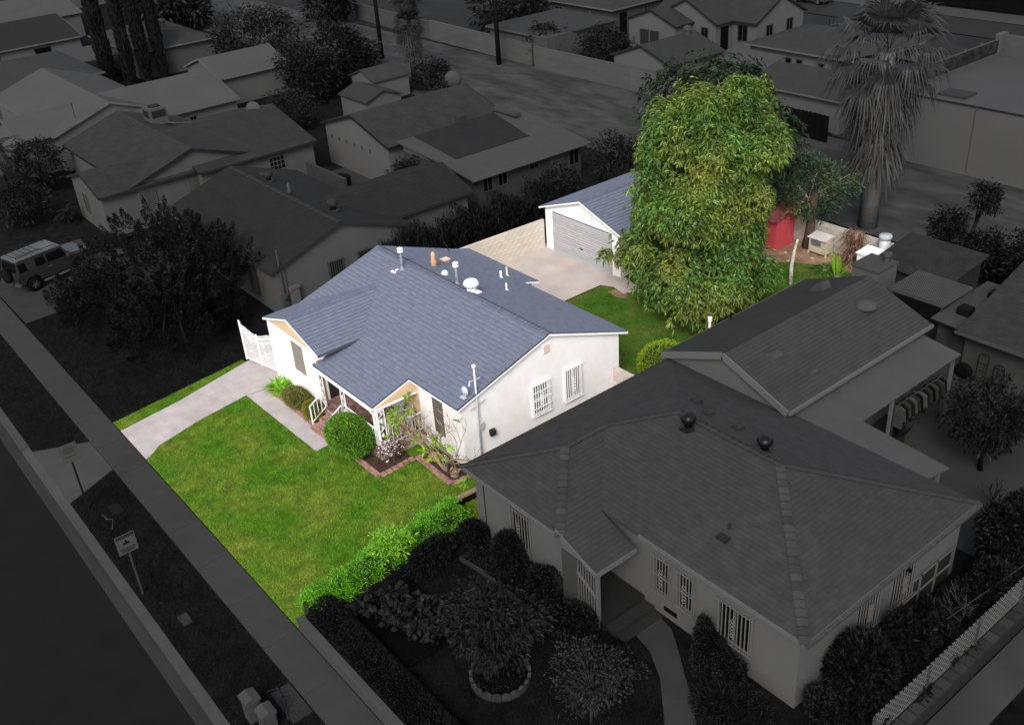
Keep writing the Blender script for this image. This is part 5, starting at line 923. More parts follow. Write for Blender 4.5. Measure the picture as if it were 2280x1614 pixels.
dtree('leafy_tree', 'dark garden tree rising behind the alley wall near the pole', -58,56,5.0,3.2,3.0,2.6, L20, nc=150, cr=1., Ln=.55, Wd=.26, seed=12); dtree('orange_tree', 'small dark tree overhanging the alley wall left of the fruit tree', -46.8,50.4,1.9,1.5,1.3,2.0, L20, nc=80, cr=.6, Ln=.32, Wd=.16, seed=13); dtree('orange_tree', 'dark round fruit tree between alley wall and white gables', -40.2,51.4,2.5,2.0,1.7,1.8, L16, nc=130, cr=.65, Ln=.32, Wd=.16, seed=14)
dtree('garden_tree', 'dark bush in front of the long grey gabled house', -28.2,23.4,1.9,1.0,.9,1.2, L20, nc=70, cr=.5, seed=15, k=14); dtree('garden_tree', 'dark bush at the corner of the pale lean-to', -19.8,28.4,1.1,1.2,1.3,1.3, L16, nc=70, seed=16)
dtree('garden_tree', 'dark shrub between the pale lean-to and the big tree', -20.6,33.6,1.0,1.6,1.3,1.5, L20, nc=70, seed=17); dtree('garden_tree', 'dark bush beside the palm foot and satellite dish', -47.6,38.6,1.7,1.9,1.1,1.1, L16, nc=90, seed=18)
dtree('lot_tree', 'slim two headed dark tree at the edge of the right dirt lot', .2,35.2,.85,.8,.8,2.3, DL(17), nc=60, cr=.35, Ln=.2, Wd=.1, seed=19); dtree('lot_tree', 'dark upright tree crown leaning right over the dirt lot', .5,36.0,.6,.6,.7,3.5, DL(17), nc=40, cr=.35, Ln=.2, Wd=.1, seed=20, cxy=(.6,.5))
for i, (x, y, l) in enumerate(((1.6,35.6,'dark bush left of three behind the lattice shade'),(3.2,36.2,'dark bush in the middle behind the lattice shade'),(4.6,35.2,'dark bush right of three behind the lattice shade'))): dtree('lot_bush', l, x,y,1.3,1.1,1.1,1.0, DL(16), nc=90, cr=.4, seed=21+i, cat='bush', group='bushes behind the lattice shade')
dtree('citrus_tree', 'round dark citrus tree standing in the right patio', 9.75,21.6,1.35,1.35,1.05,2.1, DL(17), nc=120, cr=.4, per=28, Ln=.2, Wd=.09, seed=25, r0=.1, k=14); dtree('citrus_tree', 'dark tree cut by the picture edge right of the patio citrus', 11.6,24.2,1.3,1.3,1.0,1.9, DL(17), nc=100, cr=.4, per=26, Ln=.2, Wd=.09, seed=26, k=12)
# dark bamboo-like hedge behind the cream block wall
bh = thing('tall_hedge', 'tall feathery dark hedge behind the cream block wall', 'hedge', (-18.2,20,0)); k_ = 15000; y = nr.uniform(15.2,26.2,k_); z = nr.uniform(0,1,k_)**.7*(2.3+.35*np.sin(y*2.3)+.25*np.sin(y*5.1)); P = np.stack([-18.1+nr.normal(0,.5,k_), y, z],1)
V, F = leafs(P, unit(np.stack([nr.normal(0,.35,k_),nr.normal(0,.35,k_),np.ones(k_)],1)), .32*nr.uniform(.5,1.3,k_), .05, .05); np_mesh('foliage', V, F, DL(15), bh)
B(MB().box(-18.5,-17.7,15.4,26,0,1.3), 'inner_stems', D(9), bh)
# bare shrubs
def bare(name, label, x, y, z0, h, m, lv=4, sp=.9, r=.05, stems=4):
    t = thing(name, label, 'bare shrub', (x,y,z0)); mb = MB()
    def go(p, d, L_, r_, l):
        q = p+d*L_; mb.tube([p,q], [r_,r_*.7], 4)
        if l:
            for i in range(3 if l > 1 else 2): go(q, (d+Vector((rnd.uniform(-1,1),rnd.uniform(-1,1),rnd.uniform(-.3,.8)))*sp).normalized(), L_*rnd.uniform(.6,.85), r_*.65, l-1)
    for i in range(stems): go(Vector((x,y,z0)), Vector((rnd.uniform(-.5,.5),rnd.uniform(-.5,.5),1)).normalized(), h*.32, r, lv-1)
    B(mb, 'twigs', m, t)
bare('bare_shrub', 'leafless pale shrub between grey house and lattice fence', 13.35,13.9,.3,1.6, D(66), 4, .9, .035, 4); bare('bare_shrub', 'leafless shrub beside the pale lean-to end', -21.3,35.2,0,2.6, D(36), 4, .8, .06); bare('bare_shrub', 'leafless tangle of twigs behind the garage tree', -18.2,31.2,0,2.6, D(40), 4, .9, .05); bare('bare_shrub', 'leafless saplings near the house corner bush', 11.3,19.6,0,1.6, D(34), 3, .7, .03)
# front garden on the right
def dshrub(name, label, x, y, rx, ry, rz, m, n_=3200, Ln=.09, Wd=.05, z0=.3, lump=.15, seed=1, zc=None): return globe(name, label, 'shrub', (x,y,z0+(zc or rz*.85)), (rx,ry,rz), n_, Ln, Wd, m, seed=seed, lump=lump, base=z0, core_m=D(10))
slabwall('retaining_wall', 'low pale retaining wall along the sidewalk on the right', (.05,.1), (30,.1), .42, D(78, var=.05), th=.2, n=0); slabwall('boundary_wall', 'low wall with brick cap beside the grey house corner', (-1.42,7.1), (-1.36,8.3), .3, D(30), th=.16, capm=mat('brown_brick_cap', (.24,.15,.11), var=.2)); slabwall('boundary_wall', 'low garden wall hidden under the bright hedge', (.1,.3), (-.1,6.9), .3, D(34), th=.15)
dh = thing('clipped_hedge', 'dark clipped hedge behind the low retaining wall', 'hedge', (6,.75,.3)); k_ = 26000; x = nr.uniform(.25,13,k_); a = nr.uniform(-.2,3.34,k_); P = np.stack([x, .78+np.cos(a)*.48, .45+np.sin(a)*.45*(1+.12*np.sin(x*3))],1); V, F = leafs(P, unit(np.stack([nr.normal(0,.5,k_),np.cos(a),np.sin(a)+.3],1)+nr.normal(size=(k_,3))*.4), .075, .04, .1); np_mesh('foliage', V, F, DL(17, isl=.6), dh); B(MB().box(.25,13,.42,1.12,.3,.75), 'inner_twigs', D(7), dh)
# broad-leaved patch
bp = thing('broadleaf_patch', 'patch of large spoon shaped leaves behind the hedge', 'plant bed', (2.2,2.4,.3)); k_ = 620; P = np.stack([nr.uniform(-.0,1,k_), nr.uniform(0,1,k_), np.zeros(k_)],1); P = np.stack([.7+P[:,0]*3.1+P[:,1]*.6, 1.3+P[:,1]*1.7+P[:,0]*1.0, .35+nr.uniform(.05,.5,k_)],1); d = rdir(k_); d[:,2] = np.abs(d[:,2])*.8+.35
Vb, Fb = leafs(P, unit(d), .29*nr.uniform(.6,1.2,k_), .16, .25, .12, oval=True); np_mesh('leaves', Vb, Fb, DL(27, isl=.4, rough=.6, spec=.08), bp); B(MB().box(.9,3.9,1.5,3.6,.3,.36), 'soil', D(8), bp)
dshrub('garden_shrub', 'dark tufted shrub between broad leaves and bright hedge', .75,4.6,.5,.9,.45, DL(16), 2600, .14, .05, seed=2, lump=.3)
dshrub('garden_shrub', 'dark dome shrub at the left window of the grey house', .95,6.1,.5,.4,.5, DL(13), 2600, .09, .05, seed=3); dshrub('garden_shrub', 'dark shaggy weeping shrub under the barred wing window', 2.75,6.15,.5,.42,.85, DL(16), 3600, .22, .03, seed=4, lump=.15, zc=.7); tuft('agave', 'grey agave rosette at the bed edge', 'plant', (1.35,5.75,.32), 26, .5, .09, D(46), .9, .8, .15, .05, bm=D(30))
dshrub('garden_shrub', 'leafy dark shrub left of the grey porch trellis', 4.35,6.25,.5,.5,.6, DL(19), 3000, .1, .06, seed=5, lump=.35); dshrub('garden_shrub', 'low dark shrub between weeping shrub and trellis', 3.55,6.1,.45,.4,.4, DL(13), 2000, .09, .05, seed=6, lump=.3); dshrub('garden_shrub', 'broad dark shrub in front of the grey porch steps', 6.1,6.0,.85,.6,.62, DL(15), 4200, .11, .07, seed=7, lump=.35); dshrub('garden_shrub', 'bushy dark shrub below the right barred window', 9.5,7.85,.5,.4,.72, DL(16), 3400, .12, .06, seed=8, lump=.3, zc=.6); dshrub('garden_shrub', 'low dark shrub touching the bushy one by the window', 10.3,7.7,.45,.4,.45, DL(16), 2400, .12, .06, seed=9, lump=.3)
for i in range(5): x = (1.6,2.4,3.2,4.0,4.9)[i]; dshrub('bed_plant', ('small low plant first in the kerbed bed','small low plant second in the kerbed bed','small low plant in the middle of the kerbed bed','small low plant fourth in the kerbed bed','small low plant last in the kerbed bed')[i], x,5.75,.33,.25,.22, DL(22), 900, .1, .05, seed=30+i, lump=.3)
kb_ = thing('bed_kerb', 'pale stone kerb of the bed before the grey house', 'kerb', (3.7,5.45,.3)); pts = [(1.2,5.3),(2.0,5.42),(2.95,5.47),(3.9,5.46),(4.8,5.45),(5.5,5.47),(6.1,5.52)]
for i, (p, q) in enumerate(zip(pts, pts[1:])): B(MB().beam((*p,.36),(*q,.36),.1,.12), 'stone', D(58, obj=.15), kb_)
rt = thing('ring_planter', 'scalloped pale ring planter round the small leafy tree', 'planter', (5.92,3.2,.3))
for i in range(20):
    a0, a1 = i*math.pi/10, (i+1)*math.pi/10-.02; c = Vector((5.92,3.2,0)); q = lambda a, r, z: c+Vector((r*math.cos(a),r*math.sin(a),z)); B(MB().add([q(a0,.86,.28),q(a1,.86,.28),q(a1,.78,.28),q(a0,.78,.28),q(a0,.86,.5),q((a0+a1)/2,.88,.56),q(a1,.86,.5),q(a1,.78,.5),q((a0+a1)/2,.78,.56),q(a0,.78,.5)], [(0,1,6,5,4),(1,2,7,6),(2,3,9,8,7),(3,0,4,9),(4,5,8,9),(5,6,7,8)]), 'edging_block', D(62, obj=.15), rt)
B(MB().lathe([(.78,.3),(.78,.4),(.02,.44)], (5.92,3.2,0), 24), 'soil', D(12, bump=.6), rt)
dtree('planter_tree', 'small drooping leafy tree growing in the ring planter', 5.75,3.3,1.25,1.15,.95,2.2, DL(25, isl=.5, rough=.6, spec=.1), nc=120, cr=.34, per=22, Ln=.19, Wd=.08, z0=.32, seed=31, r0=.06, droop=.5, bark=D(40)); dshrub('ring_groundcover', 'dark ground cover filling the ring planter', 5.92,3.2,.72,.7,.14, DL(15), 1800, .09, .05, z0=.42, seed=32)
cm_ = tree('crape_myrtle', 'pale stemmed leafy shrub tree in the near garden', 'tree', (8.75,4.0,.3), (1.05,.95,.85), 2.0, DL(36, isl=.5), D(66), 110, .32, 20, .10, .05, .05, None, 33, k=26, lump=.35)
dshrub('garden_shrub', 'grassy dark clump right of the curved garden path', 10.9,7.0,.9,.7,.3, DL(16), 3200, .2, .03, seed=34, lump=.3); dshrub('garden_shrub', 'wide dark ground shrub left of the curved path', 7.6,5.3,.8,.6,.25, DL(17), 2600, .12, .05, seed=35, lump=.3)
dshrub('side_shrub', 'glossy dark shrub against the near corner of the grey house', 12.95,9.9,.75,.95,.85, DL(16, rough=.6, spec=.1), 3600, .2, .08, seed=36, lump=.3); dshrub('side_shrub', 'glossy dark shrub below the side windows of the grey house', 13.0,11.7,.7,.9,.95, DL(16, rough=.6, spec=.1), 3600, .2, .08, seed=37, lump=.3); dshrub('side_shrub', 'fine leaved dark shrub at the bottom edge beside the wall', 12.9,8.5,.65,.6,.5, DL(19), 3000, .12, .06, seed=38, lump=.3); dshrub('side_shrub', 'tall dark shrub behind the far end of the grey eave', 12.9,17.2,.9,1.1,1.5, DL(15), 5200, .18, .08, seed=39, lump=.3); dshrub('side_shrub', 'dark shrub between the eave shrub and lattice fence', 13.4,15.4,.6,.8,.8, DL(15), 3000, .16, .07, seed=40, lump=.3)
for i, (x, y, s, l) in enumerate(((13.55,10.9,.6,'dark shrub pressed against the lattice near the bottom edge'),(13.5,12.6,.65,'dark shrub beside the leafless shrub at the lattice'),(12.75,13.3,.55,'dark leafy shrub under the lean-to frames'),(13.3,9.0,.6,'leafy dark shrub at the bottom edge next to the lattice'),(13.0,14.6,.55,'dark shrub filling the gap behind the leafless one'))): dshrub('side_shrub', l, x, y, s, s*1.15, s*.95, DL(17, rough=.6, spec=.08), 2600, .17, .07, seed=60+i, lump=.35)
# lattice fence on a block wall
lw = thing('lattice_fence', 'white diagonal lattice fence on a block wall, bottom right', 'fence', (14.2,13,.3)); y0, y1, zb0, zb1, xx = 8.4, 20.5, .85, 1.75, 14.12
B(MB().box(14.1,14.5,y0,y1,.2,.72), 'wall', D(46), lw)
for i in range(30): B(MB().box(14.15,14.45,y0+.4*i+.02,y0+.4*i+.36,.72,.80), 'block', D(58, obj=.2), lw)
hh = zb1-zb0; st_ = .2; i = 0; y = y0-hh
while y < y1:
    for sg in (1,-1):
        a, b = (y, y+hh); za, zb_ = (zb0, zb1) if sg > 0 else (zb1, zb0)
        if a < y0: za = za+(zb_-za)*(y0-a)/hh; a = y0
        if b > y1: zb_ = zb_-(zb_-za)*(b-y1)/max(.01,b-a); b = y1
        if b-a > .05: B(MB().beam((xx+.008*sg,a,za),(xx+.008*sg,b,zb_),.012,.04), 'slat', D(104), lw)
    y += st_
for z in (zb0,): B(MB().beam((xx,y0,z),(xx,y1,z),.03,.04), 'rail', D(86), lw)
for i in range(6): B(MB().beam((xx+.03,y0+2.4*i,.7),(xx+.03,y0+2.4*i,zb1),.06), 'post', D(70), lw)
B(MB().tube([(12.6,8.9,.85),(13.3,12.5,1.3),(13.9,16.5,1.7),(14.2,20,2.1)], .012, 4), 'garden_cable', D(66), None, label='thin pale cable strung above the side bed', category='cable')
# ---------------------------------------------------------------- yard on the right
rb = thing('outbuilding', 'grey shingled outbuilding with tin side roof in the right yard', 'building', (9,28,0))
B(MB().box(5.9,16,26.9,31.5,0,2.1), 'wall', D(70, var=.1), rb); slope(rb, [(5.75,26.35),(16.2,26.35),(16.2,31.6),(5.75,31.6)], lambda x, y: 2.15+.3*(y-26.35), (0,-1), D(58, var=.14, scale=2), .1, .15); B(MB().beam((5.7,26.32,2.1),(16.2,26.32,2.1),.04,.12), 'fascia', D(76), rb)
B(MB().box(4.6,5.9,27.1,31,0,2.0), 'side_wall', D(56, var=.3, scale=2, stretch=(1,1,.2)), rb); slope(rb, [(4.45,26.7),(5.75,26.6),(5.75,31),(4.45,31)], lambda x, y: 2.12+.02*(y-26), (0,-1), D(72, var=.25, scale=2.5, stretch=(1,.2,1)), .06, name='tin_roof'); window(rb, (8.6,27.6,2.62), PX, (0,-.96,.29), .95, .75, D(80), D(40), mx=1)
for x, y in ((5.0,27.6),(5.2,29.6)): B(MB().box(x,x+.5,y,y+.5,2.15,2.45), 'roof_crate', D(22), rb)
st_b = thing('storage_block', 'square white rendered block rising behind the addition roof', 'block', (.4,28.8,0)); B(MB().box(-.22,1.08,28.1,29.55,0,2.45), 'body', w84, st_b); B(MB().box(-.26,1.12,28.06,29.59,2.45,2.55), 'lid', D(78), st_b); B(MB().lathe([(.12,2.5),(.12,2.85),(.2,2.86),(.2,2.98),(.02,3.0)], (.75,29.2,0), 12), 'vent_cap', D(80), st_b)
ds = thing('shed', 'dark shingled shed roof right of the white block', 'shed', (1.6,31.3,0)); B(MB().box(.1,3.2,30,32.8,0,2.0), 'wall', D(50), ds); slope(ds, [(-.4,29.8),(3.4,29.8),(3.4,33),(-.4,33)], lambda x, y: 2.05+.12*(y-29.8), (0,-1), D(56, var=.15, scale=2), .08, .15)
ls = thing('garden_pergola', 'white lattice shade roof on posts in the right yard', 'shade', (3.3,28.6,0)); X0, X1, Y0, Y1, zz = 2.05, 4.5, 27.4, 29.7, 2.4; s_ = .13
for k_, sg in ((0,1),(1,-1)):
    c = X0-(Y1-Y0)
    while c < X1:
        a, b = max(X0,c), min(X1,c+(Y1-Y0))
        if b-a > .05:
            ya, yb_ = (Y0+(a-c), Y0+(b-c)) if sg > 0 else (Y1-(a-c), Y1-(b-c)); B(MB().beam((a,ya,zz+.012*k_),(b,yb_,zz+.012*k_),.05,.01), 'slat', D(80), ls)
        c += s_
for p, q in (((X0,Y0),(X1,Y0)),((X1,Y0),(X1,Y1)),((X1,Y1),(X0,Y1)),((X0,Y1),(X0,Y0))): B(MB().beam((*p,zz-.05),(*q,zz-.05),.06,.08), 'frame', D(76), ls)
for p in ((X0,Y0),(X1,Y0),(X1,Y1),(X0,Y1)): B(MB().beam((*p,0),(*p,zz-.05),.08), 'post', D(60), ls)
ck = thing('clothes_rail', 'rail of hanging clothes under the patio cover edge', 'clothes rail', (7.15,21.5,0)); B(MB().tube([(7.15,20.0,2.15),(7.15,23.1,2.15)], .02, 6), 'rail', D(70), ck)
for y in (20.0,23.1): B(MB().tube([(7.15,y,0),(7.15,y,2.15)], .025, 6), 'upright', D(60), ck)
for i in range(15):
    y = 20.25+.19*i; s = (74,22,60,30,78,44,18,82,26,52,16,70,34,60,22)[i]; w2 = rnd.uniform(.2,.26); h2 = rnd.uniform(.6,.95); t = thing('hanging_garment', '%s garment from the near end of the clothes rail, %s' % (('first','second','third','fourth','fifth','sixth','seventh','eighth','ninth','tenth','eleventh','twelfth','thirteenth','fourteenth','fifteenth')[i], 'pale' if s > 60 else ('grey' if s > 35 else 'dark')), 'garment', (7.15,y,2.1), 'clothes on the rail')
    B(MB().prism([(7.15-w2,y,2.0),(7.15-w2-.08,y,1.55),(7.15-w2+.02,y,1.5),(7.15-w2+.03,y,2.08-h2),(7.15+w2-.03,y,2.08-h2),(7.15+w2-.02,y,1.5),(7.15+w2+.08,y,1.55),(7.15+w2,y,2.0),(7.15+.05,y,2.08),(7.15-.05,y,2.08)], (0,.07,0)), 'cloth', D(s, var=.3, scale=5), t); B(MB().tube([(7.15,y+.03,2.05),(7.15,y+.03,2.17)], .008, 4), 'hook', D(60), t)
tuft('snake_plant', 'dark upright blades in a pot on the right patio', 'plant', (6.9,21.0,.25), 26, .9, .09, DL(26), .25, 1.2, .02, .14, bm=D(30)); B(MB().lathe([(.16,0),(.22,.05),(.24,.26),(.2,.27),(.18,.24),(.02,.23)], (6.9,21.0,.02), 12), 'plant_pot', D(40), None, label='round grey pot holding the dark blades', category='pot')
B(MB().lathe([(.16,-.09),(.3,-.1),(.34,-.05),(.34,.05),(.3,.1),(.16,.09)], (6.15,26.72,.34), 20, 'y'), 'spare_tyre', D(17), None, label='black tyre leaning on the outbuilding wall', category='tyre', smooth=True)
def truck(label, x, y, h, m):
    t = thing('hand_truck', label, 'hand truck', (x,y,0), 'hand trucks at the wall')
    B(MB().tube([(x-.2,y,.15),(x-.2,y+.12,h-.12),(x-.14,y+.13,h),(x+.14,y+.13,h),(x+.2,y+.12,h-.12),(x+.2,y,.15)], .018, 6), 'frame', m, t)
    for k in range(3): B(MB().beam((x-.2,y+.03*k+.03,.35+.3*k),(x+.2,y+.03*k+.03,.35+.3*k),.03,.015), 'cross_bar', m, t)
    B(MB().box(x-.22,x+.22,y-.28,y,.03,.05), 'toe_plate', m, t)
    for sx in (-.27,.27): B(MB().lathe([(.03,-.04),(.13,-.04),(.13,.04),(.03,.04)], (x+sx,y+.05,.13), 12, 'x'), 'wheel', D(15), t)
truck('taller steel hand truck against the outbuilding', 6.85,26.62,1.35, D(30)); truck('shorter steel hand truck beside the taller one', 7.5,26.65,1.1, D(28))
dc = thing('deck_chair', 'folded pale deck chair against the outbuilding wall', 'chair', (8.3,26.4,0)); B(MB().prism([(8.05,26.3,.25),(8.5,26.3,.25),(8.5,26.75,.95),(8.05,26.75,.95)], (0,.03,.02)), 'sling', D(64), dc)
for x in (8.02,8.53): B(MB().beam((x,26.1,0),(x,26.8,1.05),.035), 'leg', D(76), dc); B(MB().beam((x,26.7,0),(x,26.2,.5),.035), 'leg', D(76), dc)
# ---------------------------------------------------------------- palms
def fan(P0, d, L_, fr, nseg=24, rs=0.75, hang=.35):
    """fan leaf: stalk from P0 along d, then narrow segments spread in a fan; returns verts, faces"""
    d = np.array(d); hub = P0+d*L_; s = unit(np.cross(d, np.array([0,0,1.]))+1e-6); upv = np.cross(s, d); V = [P0-s*.02, P0+s*.02, hub+s*.02, hub-s*.02]; F = [(0,1,2,3)]
    for a in np.linspace(-1.5,1.5,nseg):
        q = unit(d*math.cos(a)+s*math.sin(a)); ln = fr*(1-.22*abs(a)/1.5)*nr.uniform(.9,1.1); w_ = fr*.03; sd_ = unit(np.cross(q, upv)); m_ = hub+q*ln*.6; tp = hub+q*ln-np.array([0,0,ln*hang*nr.uniform(.6,1.4)])
        k = len(V); V += [hub, m_+sd_*w_, tp, m_-sd_*w_]; F.append((k,k+1,k+2,k+3))
    return np.array(V), F
def palm(label, x, y, zc, nf, stalk, fr, m, mdead, trunk_r, skirt, sk_r, tm, group=None, lean=(0,0)):
    t = thing('fan_palm', label, 'palm', (x,y,0), group); cx, cy = x+lean[0], y+lean[1]; V, F, n = [], [], 0
    for i in range(nf):
        a = i*2.39996; el = math.radians(78-118*(i/nf)**.9); v, f = fan(np.array([cx,cy,zc]), (math.cos(a)*math.cos(el), math.sin(a)*math.cos(el), math.sin(el)), stalk*nr.uniform(.85,1.15), fr*nr.uniform(.85,1.1), hang=.25+.35*(i/nf)); V.append(v); F += [tuple(j+n for j in q) for q in f]; n += len(v)
    np_mesh('fronds', np.vstack(V), F, m, t)
    if skirt:
        z0, ns = skirt; V, F, n = [], [], 0
        for i in range(ns):
            a = nr.uniform(0,6.283); u = nr.uniform(0,1); zt = zc+.35-u*(zc-z0)*.85; rr = np.interp(u, [0,.25,.6,1], sk_r)*nr.uniform(.55,1); v, f = fan(np.array([cx+math.cos(a)*.2, cy+math.sin(a)*.2, zt+.3]), unit(np.array([math.cos(a)*rr, math.sin(a)*rr, -stalk*.8])), stalk*.8, fr*nr.uniform(.8,1.15), 11, hang=.55); V.append(v); F += [tuple(j+n for j in q) for q in f]; n += len(v)
        np_mesh('dead_fronds', np.vstack(V), F, mdead, t)
    B(MB().tube([(x,y,-.1),((x+cx)/2,(y+cy)/2,zc*.5),(cx,cy,zc)], [trunk_r*1.15,trunk_r,trunk_r*.8], 14), 'trunk', tm, t, smooth=True)
palm('tall fan palm with a hanging skirt of dead fronds', -5.35,37.3,9.1, 38, 1.9, 1.65, DL(46, isl=.5, var=.3), DL(60, isl=.6, var=.3), .46, (4.2,110), [1.5,1.3,.8,.4], D(120, var=.15, scale=2, stretch=(1,1,6)))
palm('bushy fan palm on the dirt lot with tapering skirt', -49.9,38.5,4.9, 40, .8, .8, DL(26, isl=.5), DL(44, isl=.5), .22, (1.6,70), [1.0,1.0,.8,.5], D(60)); palm('thin fan palm head above and left of the bushy one', -51.0,39.3,7.0, 36, .9, .85, DL(24, isl=.5), DL(36), .16, (5.6,24), [.8,.8,.6,.5], D(44), lean=(-.4,.2))
def feather(label, x, y, z0, h, nf, L_, m):
    t = thing('feather_palm', label, 'palm', (x,y,z0)); V, F, n = [], [], 0; c = np.array([x,y,z0+h])
    for i in range(nf):
        a = i*2.4; el = nr.uniform(.15,1.2); prev = c; d = np.array([math.cos(a)*math.cos(el), math.sin(a)*math.cos(el), math.sin(el)]); s = unit(np.cross(d, [0,0,1.]))
        for k in range(14):
            d = unit(d-np.array([0,0,.11])); q = prev+d*L_/14; u = k/13; ll = .45*math.sin(math.pi*(.12+.8*u))*L_*.5
            for sg in (1,-1):
                tp = q+s*sg*ll+d*ll*.5-np.array([0,0,ll*.35]); V += [prev, q, tp]; F.append((n,n+1,n+2)); n += 3
            prev = q
    np_mesh('fronds', np.array(V), F, m, t); B(MB().tube([(x,y,z0),(x,y,z0+h)], [.13,.1], 8), 'trunk', D(30), t)
feather('feathery palm at the left edge before the white roof house', -49.6,5.2,0,2.8,16,2.2, DL(36)); feather('small arching feather palm near the white front gable', -52.6,7.6,0,1.1,14,1.7, DL(40)); feather('spiky cycad at the corner of the shuttered house', -40.6,6.3,0,.6,18,1.0, DL(17))
# ---------------------------------------------------------------- small far things
s1 = thing('shed', 'tiny white gabled shed at the palm foot', 'shed', (-48.6,34.2,0)); gable(s1, 'y', 33, 36.6, -51.2, -47.4, 1.7, 2.4, w84, D(62), over=.15); s2 = thing('shed', 'small pale hip roofed shed below the tiny white one', 'shed', (-44.4,30.6,0)); gable(s2, 'x', -46.5, -42.5, 29.2, 32.6, 1.8, 2.4, w84, D(58), over=.15)
dish('large pale dish lying on its stand near the palm', -45.6,39.4,0, D(76), .7, .9); dish('faint round dish on a pole in the dirt lot', -40.6,37.4,0, D(62), .5, .9)
slabwall('yard_wall', 'low pale yard wall left of the long grey house', (-38,20.2), (-30.5,20.2), 1.3, D(66), n=3); 
for i, (x, y, l) in enumerate(((-33.8,20.9,'dark bin first from the left by the yard wall'),(-32.9,20.9,'grey bin second from the left by the yard wall'),(-31.8,20.8,'dark bin last by the yard wall'))): b_ = thing('wheelie_bin', l, 'bin', (x,y,0), 'bins by the yard wall'); B(MB().prism([(x-.28,y-.3,0),(x+.28,y-.3,0),(x+.34,y-.36,1),(x-.34,y-.36,1)], (0,.65,0)), 'body', D((22,50,18)[i]), b_); B(MB().box(x-.36,x+.36,y-.4,y+.36,1,1.07), 'lid', D((26,54,20)[i]), b_)
pf_ = thing('pipe_frame', 'white pipe arch rack in the shady side yard', 'rack', (-40.5,26.5,0)); B(MB().tube([(-42,26,0),(-42,26,1.3),(-41.6,26,1.5),(-39.8,26.4,1.5),(-39.4,26.4,1.3),(-39.4,26.4,0)], .04, 6).tube([(-42,27,0),(-42,27,1.3),(-39.4,27.4,1.3),(-39.4,27.4,0)], .04, 6).beam((-42,26,1.3),(-42,27,1.3),.04).beam((-39.4,26.4,1.3),(-39.4,27.4,1.3),.04), 'frame', D(76), pf_)
# ================================================================ street things
def text_mesh(s, size):
    cu = bpy.data.curves.new('lettering', 'FONT'); cu.body = s; cu.size = size; cu.align_x = 'CENTER'; cu.extrude = .002; ob = bpy.data.objects.new('tmp', cu); COL.objects.link(ob); dg = bpy.context.evaluated_depsgraph_get(); me = bpy.data.meshes.new_from_object(ob.evaluated_get(dg)); bpy.data.objects.remove(ob); return me
def sign(label, x, y, h, pw_, ph, pm, post, rows, head=None):
    t = thing('street_sign', label, 'sign', (x,y,0)); B(MB().beam((x,y,-.1),(x,y,h-.05),.06), 'post', post, t); pl_ = B(MB().box(x+.035,x+.05,y-pw_/2,y+pw_/2,h-ph,h), 'plate', pm, t, bevel=.004)
    if head:
        B(MB().box(x+.051,x+.054,y-pw_/2+.03,y+pw_/2-.03,h-.14,h-.03), 'header_band', D(24), pl_); me = text_mesh(head, .105); o = link('lettering', me, D(86), pl_); o.matrix_local = Matrix.Translation((.057,0,h-.122)) @ Matrix(((0,0,1,0),(1,0,0,0),(0,1,0,0),(0,0,0,1)))
        c = Vector((x+.052,y,h-ph*.44)); B(MB().add([c+Vector((0,a,b)) for a, b in ((-.12,-.05),(.12,-.05),(.09,.0),(.03,.02),(.02,.1),(-.03,.1),(-.02,.02),(-.09,.0))]+[c+Vector((.004,a,b)) for a, b in ((-.12,-.05),(.12,-.05),(.09,.0),(.03,.02),(.02,.1),(-.03,.1),(-.02,.02),(-.09,.0))], [tuple(range(8,16))]+[(i,(i+1)%8,(i+1)%8+8,i+8) for i in range(8)]), 'pictogram', D(18), pl_)
    for k, (z, w_) in enumerate(rows): B(MB().box(x+.051,x+.053,y-w_/2,y+w_/2,h-z-.018,h-z), 'text_line', D(40), pl_)
sign('white square warning sign on a grey post in the verge', -4.89,-3.0,2.5,.62,.72, D(84), D(64), ((.50,.5),(.535,.46),(.57,.5),(.605,.4),(.64,.44)), 'WARNING'); sign('blank looking grey parking sign on a dark post by the apron', -10.66,-2.78,2.9,.62,.75, D(82), D(30), ((.12,.3),(.2,.42),(.27,.36),(.34,.42),(.5,.4)))
for i, (x, y, h, l) in enumerate(((2.15,-2.55,.85,'taller pale utility pedestal box in the verge'),(2.75,-2.4,.7,'shorter pale utility pedestal box next to the taller'))):
    t = thing('utility_box', l, 'utility box', (x,y,0), 'utility boxes in the verge'); B(MB().prism([(x-.2,y-.2,-.02),(x+.2,y-.2,-.02),(x+.2,y+.2,-.02),(x-.2,y+.2,-.02)], (0,0,h-.1)), 'body', D(70), t, bevel=.02); B(MB().prism([(x-.23,y-.23,h-.12),(x-.23,y+.23,h-.12),(x-.23,y+.23,h-.02),(x-.23,y,h+.05),(x-.23,y-.23,h-.02)], (.46,0,0)), 'lid', D(74), t)
B(MB().box(1.7,3.1,-1.85,-1.25,-.03,.015), 'utility_vault', D(60), None, label='square concrete utility vault lid beside the sidewalk', category='vault lid'); B(MB().box(-3.1,-2.55,-2.6,-2.3,-.03,.02), 'meter_lid', D(62), None, label='small pale meter cover set in the verge', category='meter lid')
B(MB().tube([(1.6,-1.9,.02),(1.7,-1.6,.05),(2.3,-1.7,.06),(2.9,-1.9,.03)], .02, 5), 'loose_cable', D(62), None, label='loose pale cable by the utility vault', category='cable')
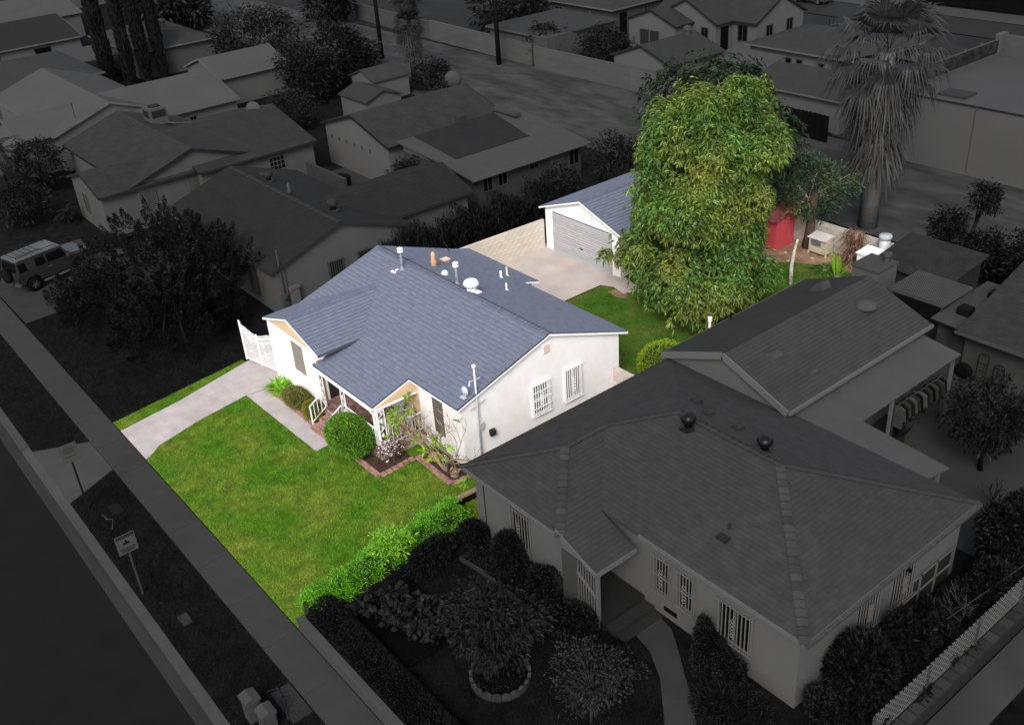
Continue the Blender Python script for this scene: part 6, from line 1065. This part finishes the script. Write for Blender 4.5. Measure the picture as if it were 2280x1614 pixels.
mb = MB().tube([(-9.7,-2.5,.0),(-9.55,-2.6,.3),(-9.35,-2.45,.05),(-9.2,-2.6,.3),(-9.0,-2.4,.32),(-8.9,-2.55,.0)], .02, 5); B(mb, 'bent_wire', D(66), None, label='bent pale wire frame lying in the verge grass', category='wire'); B(MB().box(-10.3,-9.6,-2.25,-1.85,-.01,.03), 'flat_cover', D(30), None, label='dark flat cover plate in the verge behind the sign', category='cover')
# verge and garden turf
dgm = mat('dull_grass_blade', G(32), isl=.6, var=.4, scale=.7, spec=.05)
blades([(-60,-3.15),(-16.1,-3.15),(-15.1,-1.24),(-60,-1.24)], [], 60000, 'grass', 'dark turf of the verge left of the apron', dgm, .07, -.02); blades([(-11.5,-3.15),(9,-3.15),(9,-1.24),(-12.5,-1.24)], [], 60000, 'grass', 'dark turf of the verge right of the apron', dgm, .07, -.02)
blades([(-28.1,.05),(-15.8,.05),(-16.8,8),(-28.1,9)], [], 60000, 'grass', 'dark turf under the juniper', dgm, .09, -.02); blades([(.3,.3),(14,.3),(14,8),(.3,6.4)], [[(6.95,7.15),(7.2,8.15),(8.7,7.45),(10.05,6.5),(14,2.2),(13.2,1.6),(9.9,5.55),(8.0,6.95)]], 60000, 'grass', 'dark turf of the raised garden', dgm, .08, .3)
# ---------------------------------------------------------------- the parked SUV
sv = thing('suv', 'boxy two tone SUV with roof rack and rear spare wheel', 'SUV', (-32.98,2.83,0)); sv.rotation_euler = (0,0,R(14.2)); Lc = dict(local=True)
paint = D(48, spec=.3, rough=.3); rooft = D(82, spec=.2, rough=.35); glz = D(16, spec=.4, rough=.12); blk_ = D(22, spec=.15, rough=.5); chrome = D(90, spec=.4, rough=.3)
# body: side profile with wheel arches, extruded across
def arch(cy, r, z0, n=9, rev=False): return [(cy+r*math.cos(a), z0+r*math.sin(a)) for a in (np.linspace(math.pi,0,n))]
prof = [(-2.05,.55),(-1.87,.5)]+[(q[0],max(q[1],.5)) for q in arch(-1.35,.47,.42)]+[(-.86,.5),(.86,.5)]+[(q[0],max(q[1],.5)) for q in arch(1.35,.47,.42)]+[(1.86,.5),(2.15,.55),(2.22,.8),(2.2,1.02),(1.95,1.1),(.95,1.18),(-2.05,1.18),(-2.1,.9)]
B(MB().prism([(-.92,a,b) for a, b in prof], (1.84,0,0)), 'body', paint, sv, bevel=.03, **Lc)
B(MB().add([(-.88,-2.06,1.17),(.88,-2.06,1.17),(.88,.98,1.17),(-.88,.98,1.17),(-.74,-1.92,1.78),(.74,-1.92,1.78),(.74,.62,1.80),(-.74,.62,1.80)], [(0,3,2,1),(4,5,6,7),(0,1,5,4),(1,2,6,5),(2,3,7,6),(3,0,4,7)]), 'cabin', paint, sv, bevel=.03, **Lc)
B(MB().prism([(-.78,-1.97,1.78),(-.78,.60,1.80),(-.74,.75,1.74),(-.74,.7,1.80),(-.76,.58,1.87),(-.76,-1.9,1.86)], (1.54,0,0)), 'roof', rooft, sv, bevel=.03, **Lc)
B(MB().prism([(-.75,1.05,1.17),(.75,1.05,1.17),(.78,2.1,1.06),(-.78,2.1,1.06)], (0,0,.06)), 'bonnet', rooft if False else D(66, spec=.2, rough=.4), sv, bevel=.02, **Lc)
B(MB().add([(-.72,.96,1.22),(.72,.96,1.22),(.66,.68,1.74),(-.66,.68,1.74)], [(0,1,2,3)]), 'windscreen', glz, sv, **Lc)
for sx in (1,-1):
    for (ya, yb_), nm in (((-.35,.78),'side_window'),((-1.0,-.42),'side_window'),((-1.95,-1.5),'rear_side_window')):
        x_ = lambda z: sx*(.895-(z-1.17)*.235); B(MB().add([(x_(1.24),ya,1.24),(x_(1.24),yb_,1.24),(x_(1.68),yb_-(.22 if yb_ > .5 else .03),1.68),(x_(1.68),ya+.03,1.68)], [(0,1,2,3)]), nm, glz, sv, **Lc)
    B(MB().box(sx*.93-.02,sx*.93+.02,-.4,-.2,1.0,1.05), 'door_handle', chrome, sv, **Lc); B(MB().box(min(sx*.9,sx*1.08),max(sx*.9,sx*1.08),.72,.85,1.18,1.38), 'wing_mirror', D(78), sv, bevel=.03, **Lc); B(MB().beam((sx*.98,-.85,.42),(sx*.98,.85,.42),.12,.07), 'side_step', chrome, sv, **Lc); B(MB().box(min(sx*.5,sx*.9),max(sx*.5,sx*.9),-2.14,-2.08,.75,.95), 'tail_light', D(40), sv, **Lc); B(MB().box(min(sx*.45,sx*.93),max(sx*.45,sx*.93),-2.22,-2.05,.48,.66), 'bumper_end', D(78), sv, bevel=.03, **Lc)
    for cy in (-1.35,1.35):
        wl = B(MB().lathe([(.2,-.11),(.34,-.13),(.39,-.08),(.39,.08),(.34,.13),(.2,.11)], (sx*.82,cy,.39), 24, 'x'), 'wheel', D(18), sv, smooth=True, **Lc); rm_ = B(MB().lathe([(.05,-.09),(.21,-.12),(.22,-.1),(.22,.1),(.21,.12),(.05,.09)], (sx*.82,cy,.39), 20, 'x'), 'rim', D(34), wl, **Lc)
        for k in range(6): a = k*math.pi/3; B(MB().beam((sx*.955,cy,.39),(sx*.955,cy+.2*math.cos(a),.39+.2*math.sin(a)),.07,.03), 'spoke', D(82), wl, **Lc)
B(MB().add([(-.7,-2.075,1.22),(.7,-2.075,1.22),(.62,-1.965,1.7),(-.62,-1.965,1.7)], [(3,2,1,0)]), 'rear_window', glz, sv, **Lc); sp = B(MB().lathe([(.2,-.1),(.36,-.11),(.4,-.06),(.4,.08),(.2,.1)], (-.1,-2.24,.98), 24, 'y'), 'spare_wheel', D(20), sv, smooth=True, **Lc); B(MB().lathe([(.02,-.125),(.26,-.125),(.28,-.1),(.28,0)], (-.1,-2.24,.98), 18, 'y'), 'wheel_cover', D(26), sp, **Lc)
rk = MB()
for sx in (.62,-.62): rk.tube([(sx,.45,1.88),(sx,.25,1.97),(sx,-1.8,1.98)], .018, 6)
for k in range(5): rk.tube([(-.62,-1.8+.32*k,1.98),(.62,-1.8+.32*k,1.98)], .016, 6)
for sx in (.66,-.66): rk.tube([(sx,-1.85,1.88),(sx,-1.8,2.06),(sx,-.5,2.06),(sx,-.35,1.9)], .016, 6)
B(rk, 'roof_rack', blk_, sv, **Lc)
for k in range(5): B(MB().box(-.55+.25*k,-.45+.25*k,1.0,1.06,1.22,1.27), 'wiper_vent', blk_, sv, **Lc)
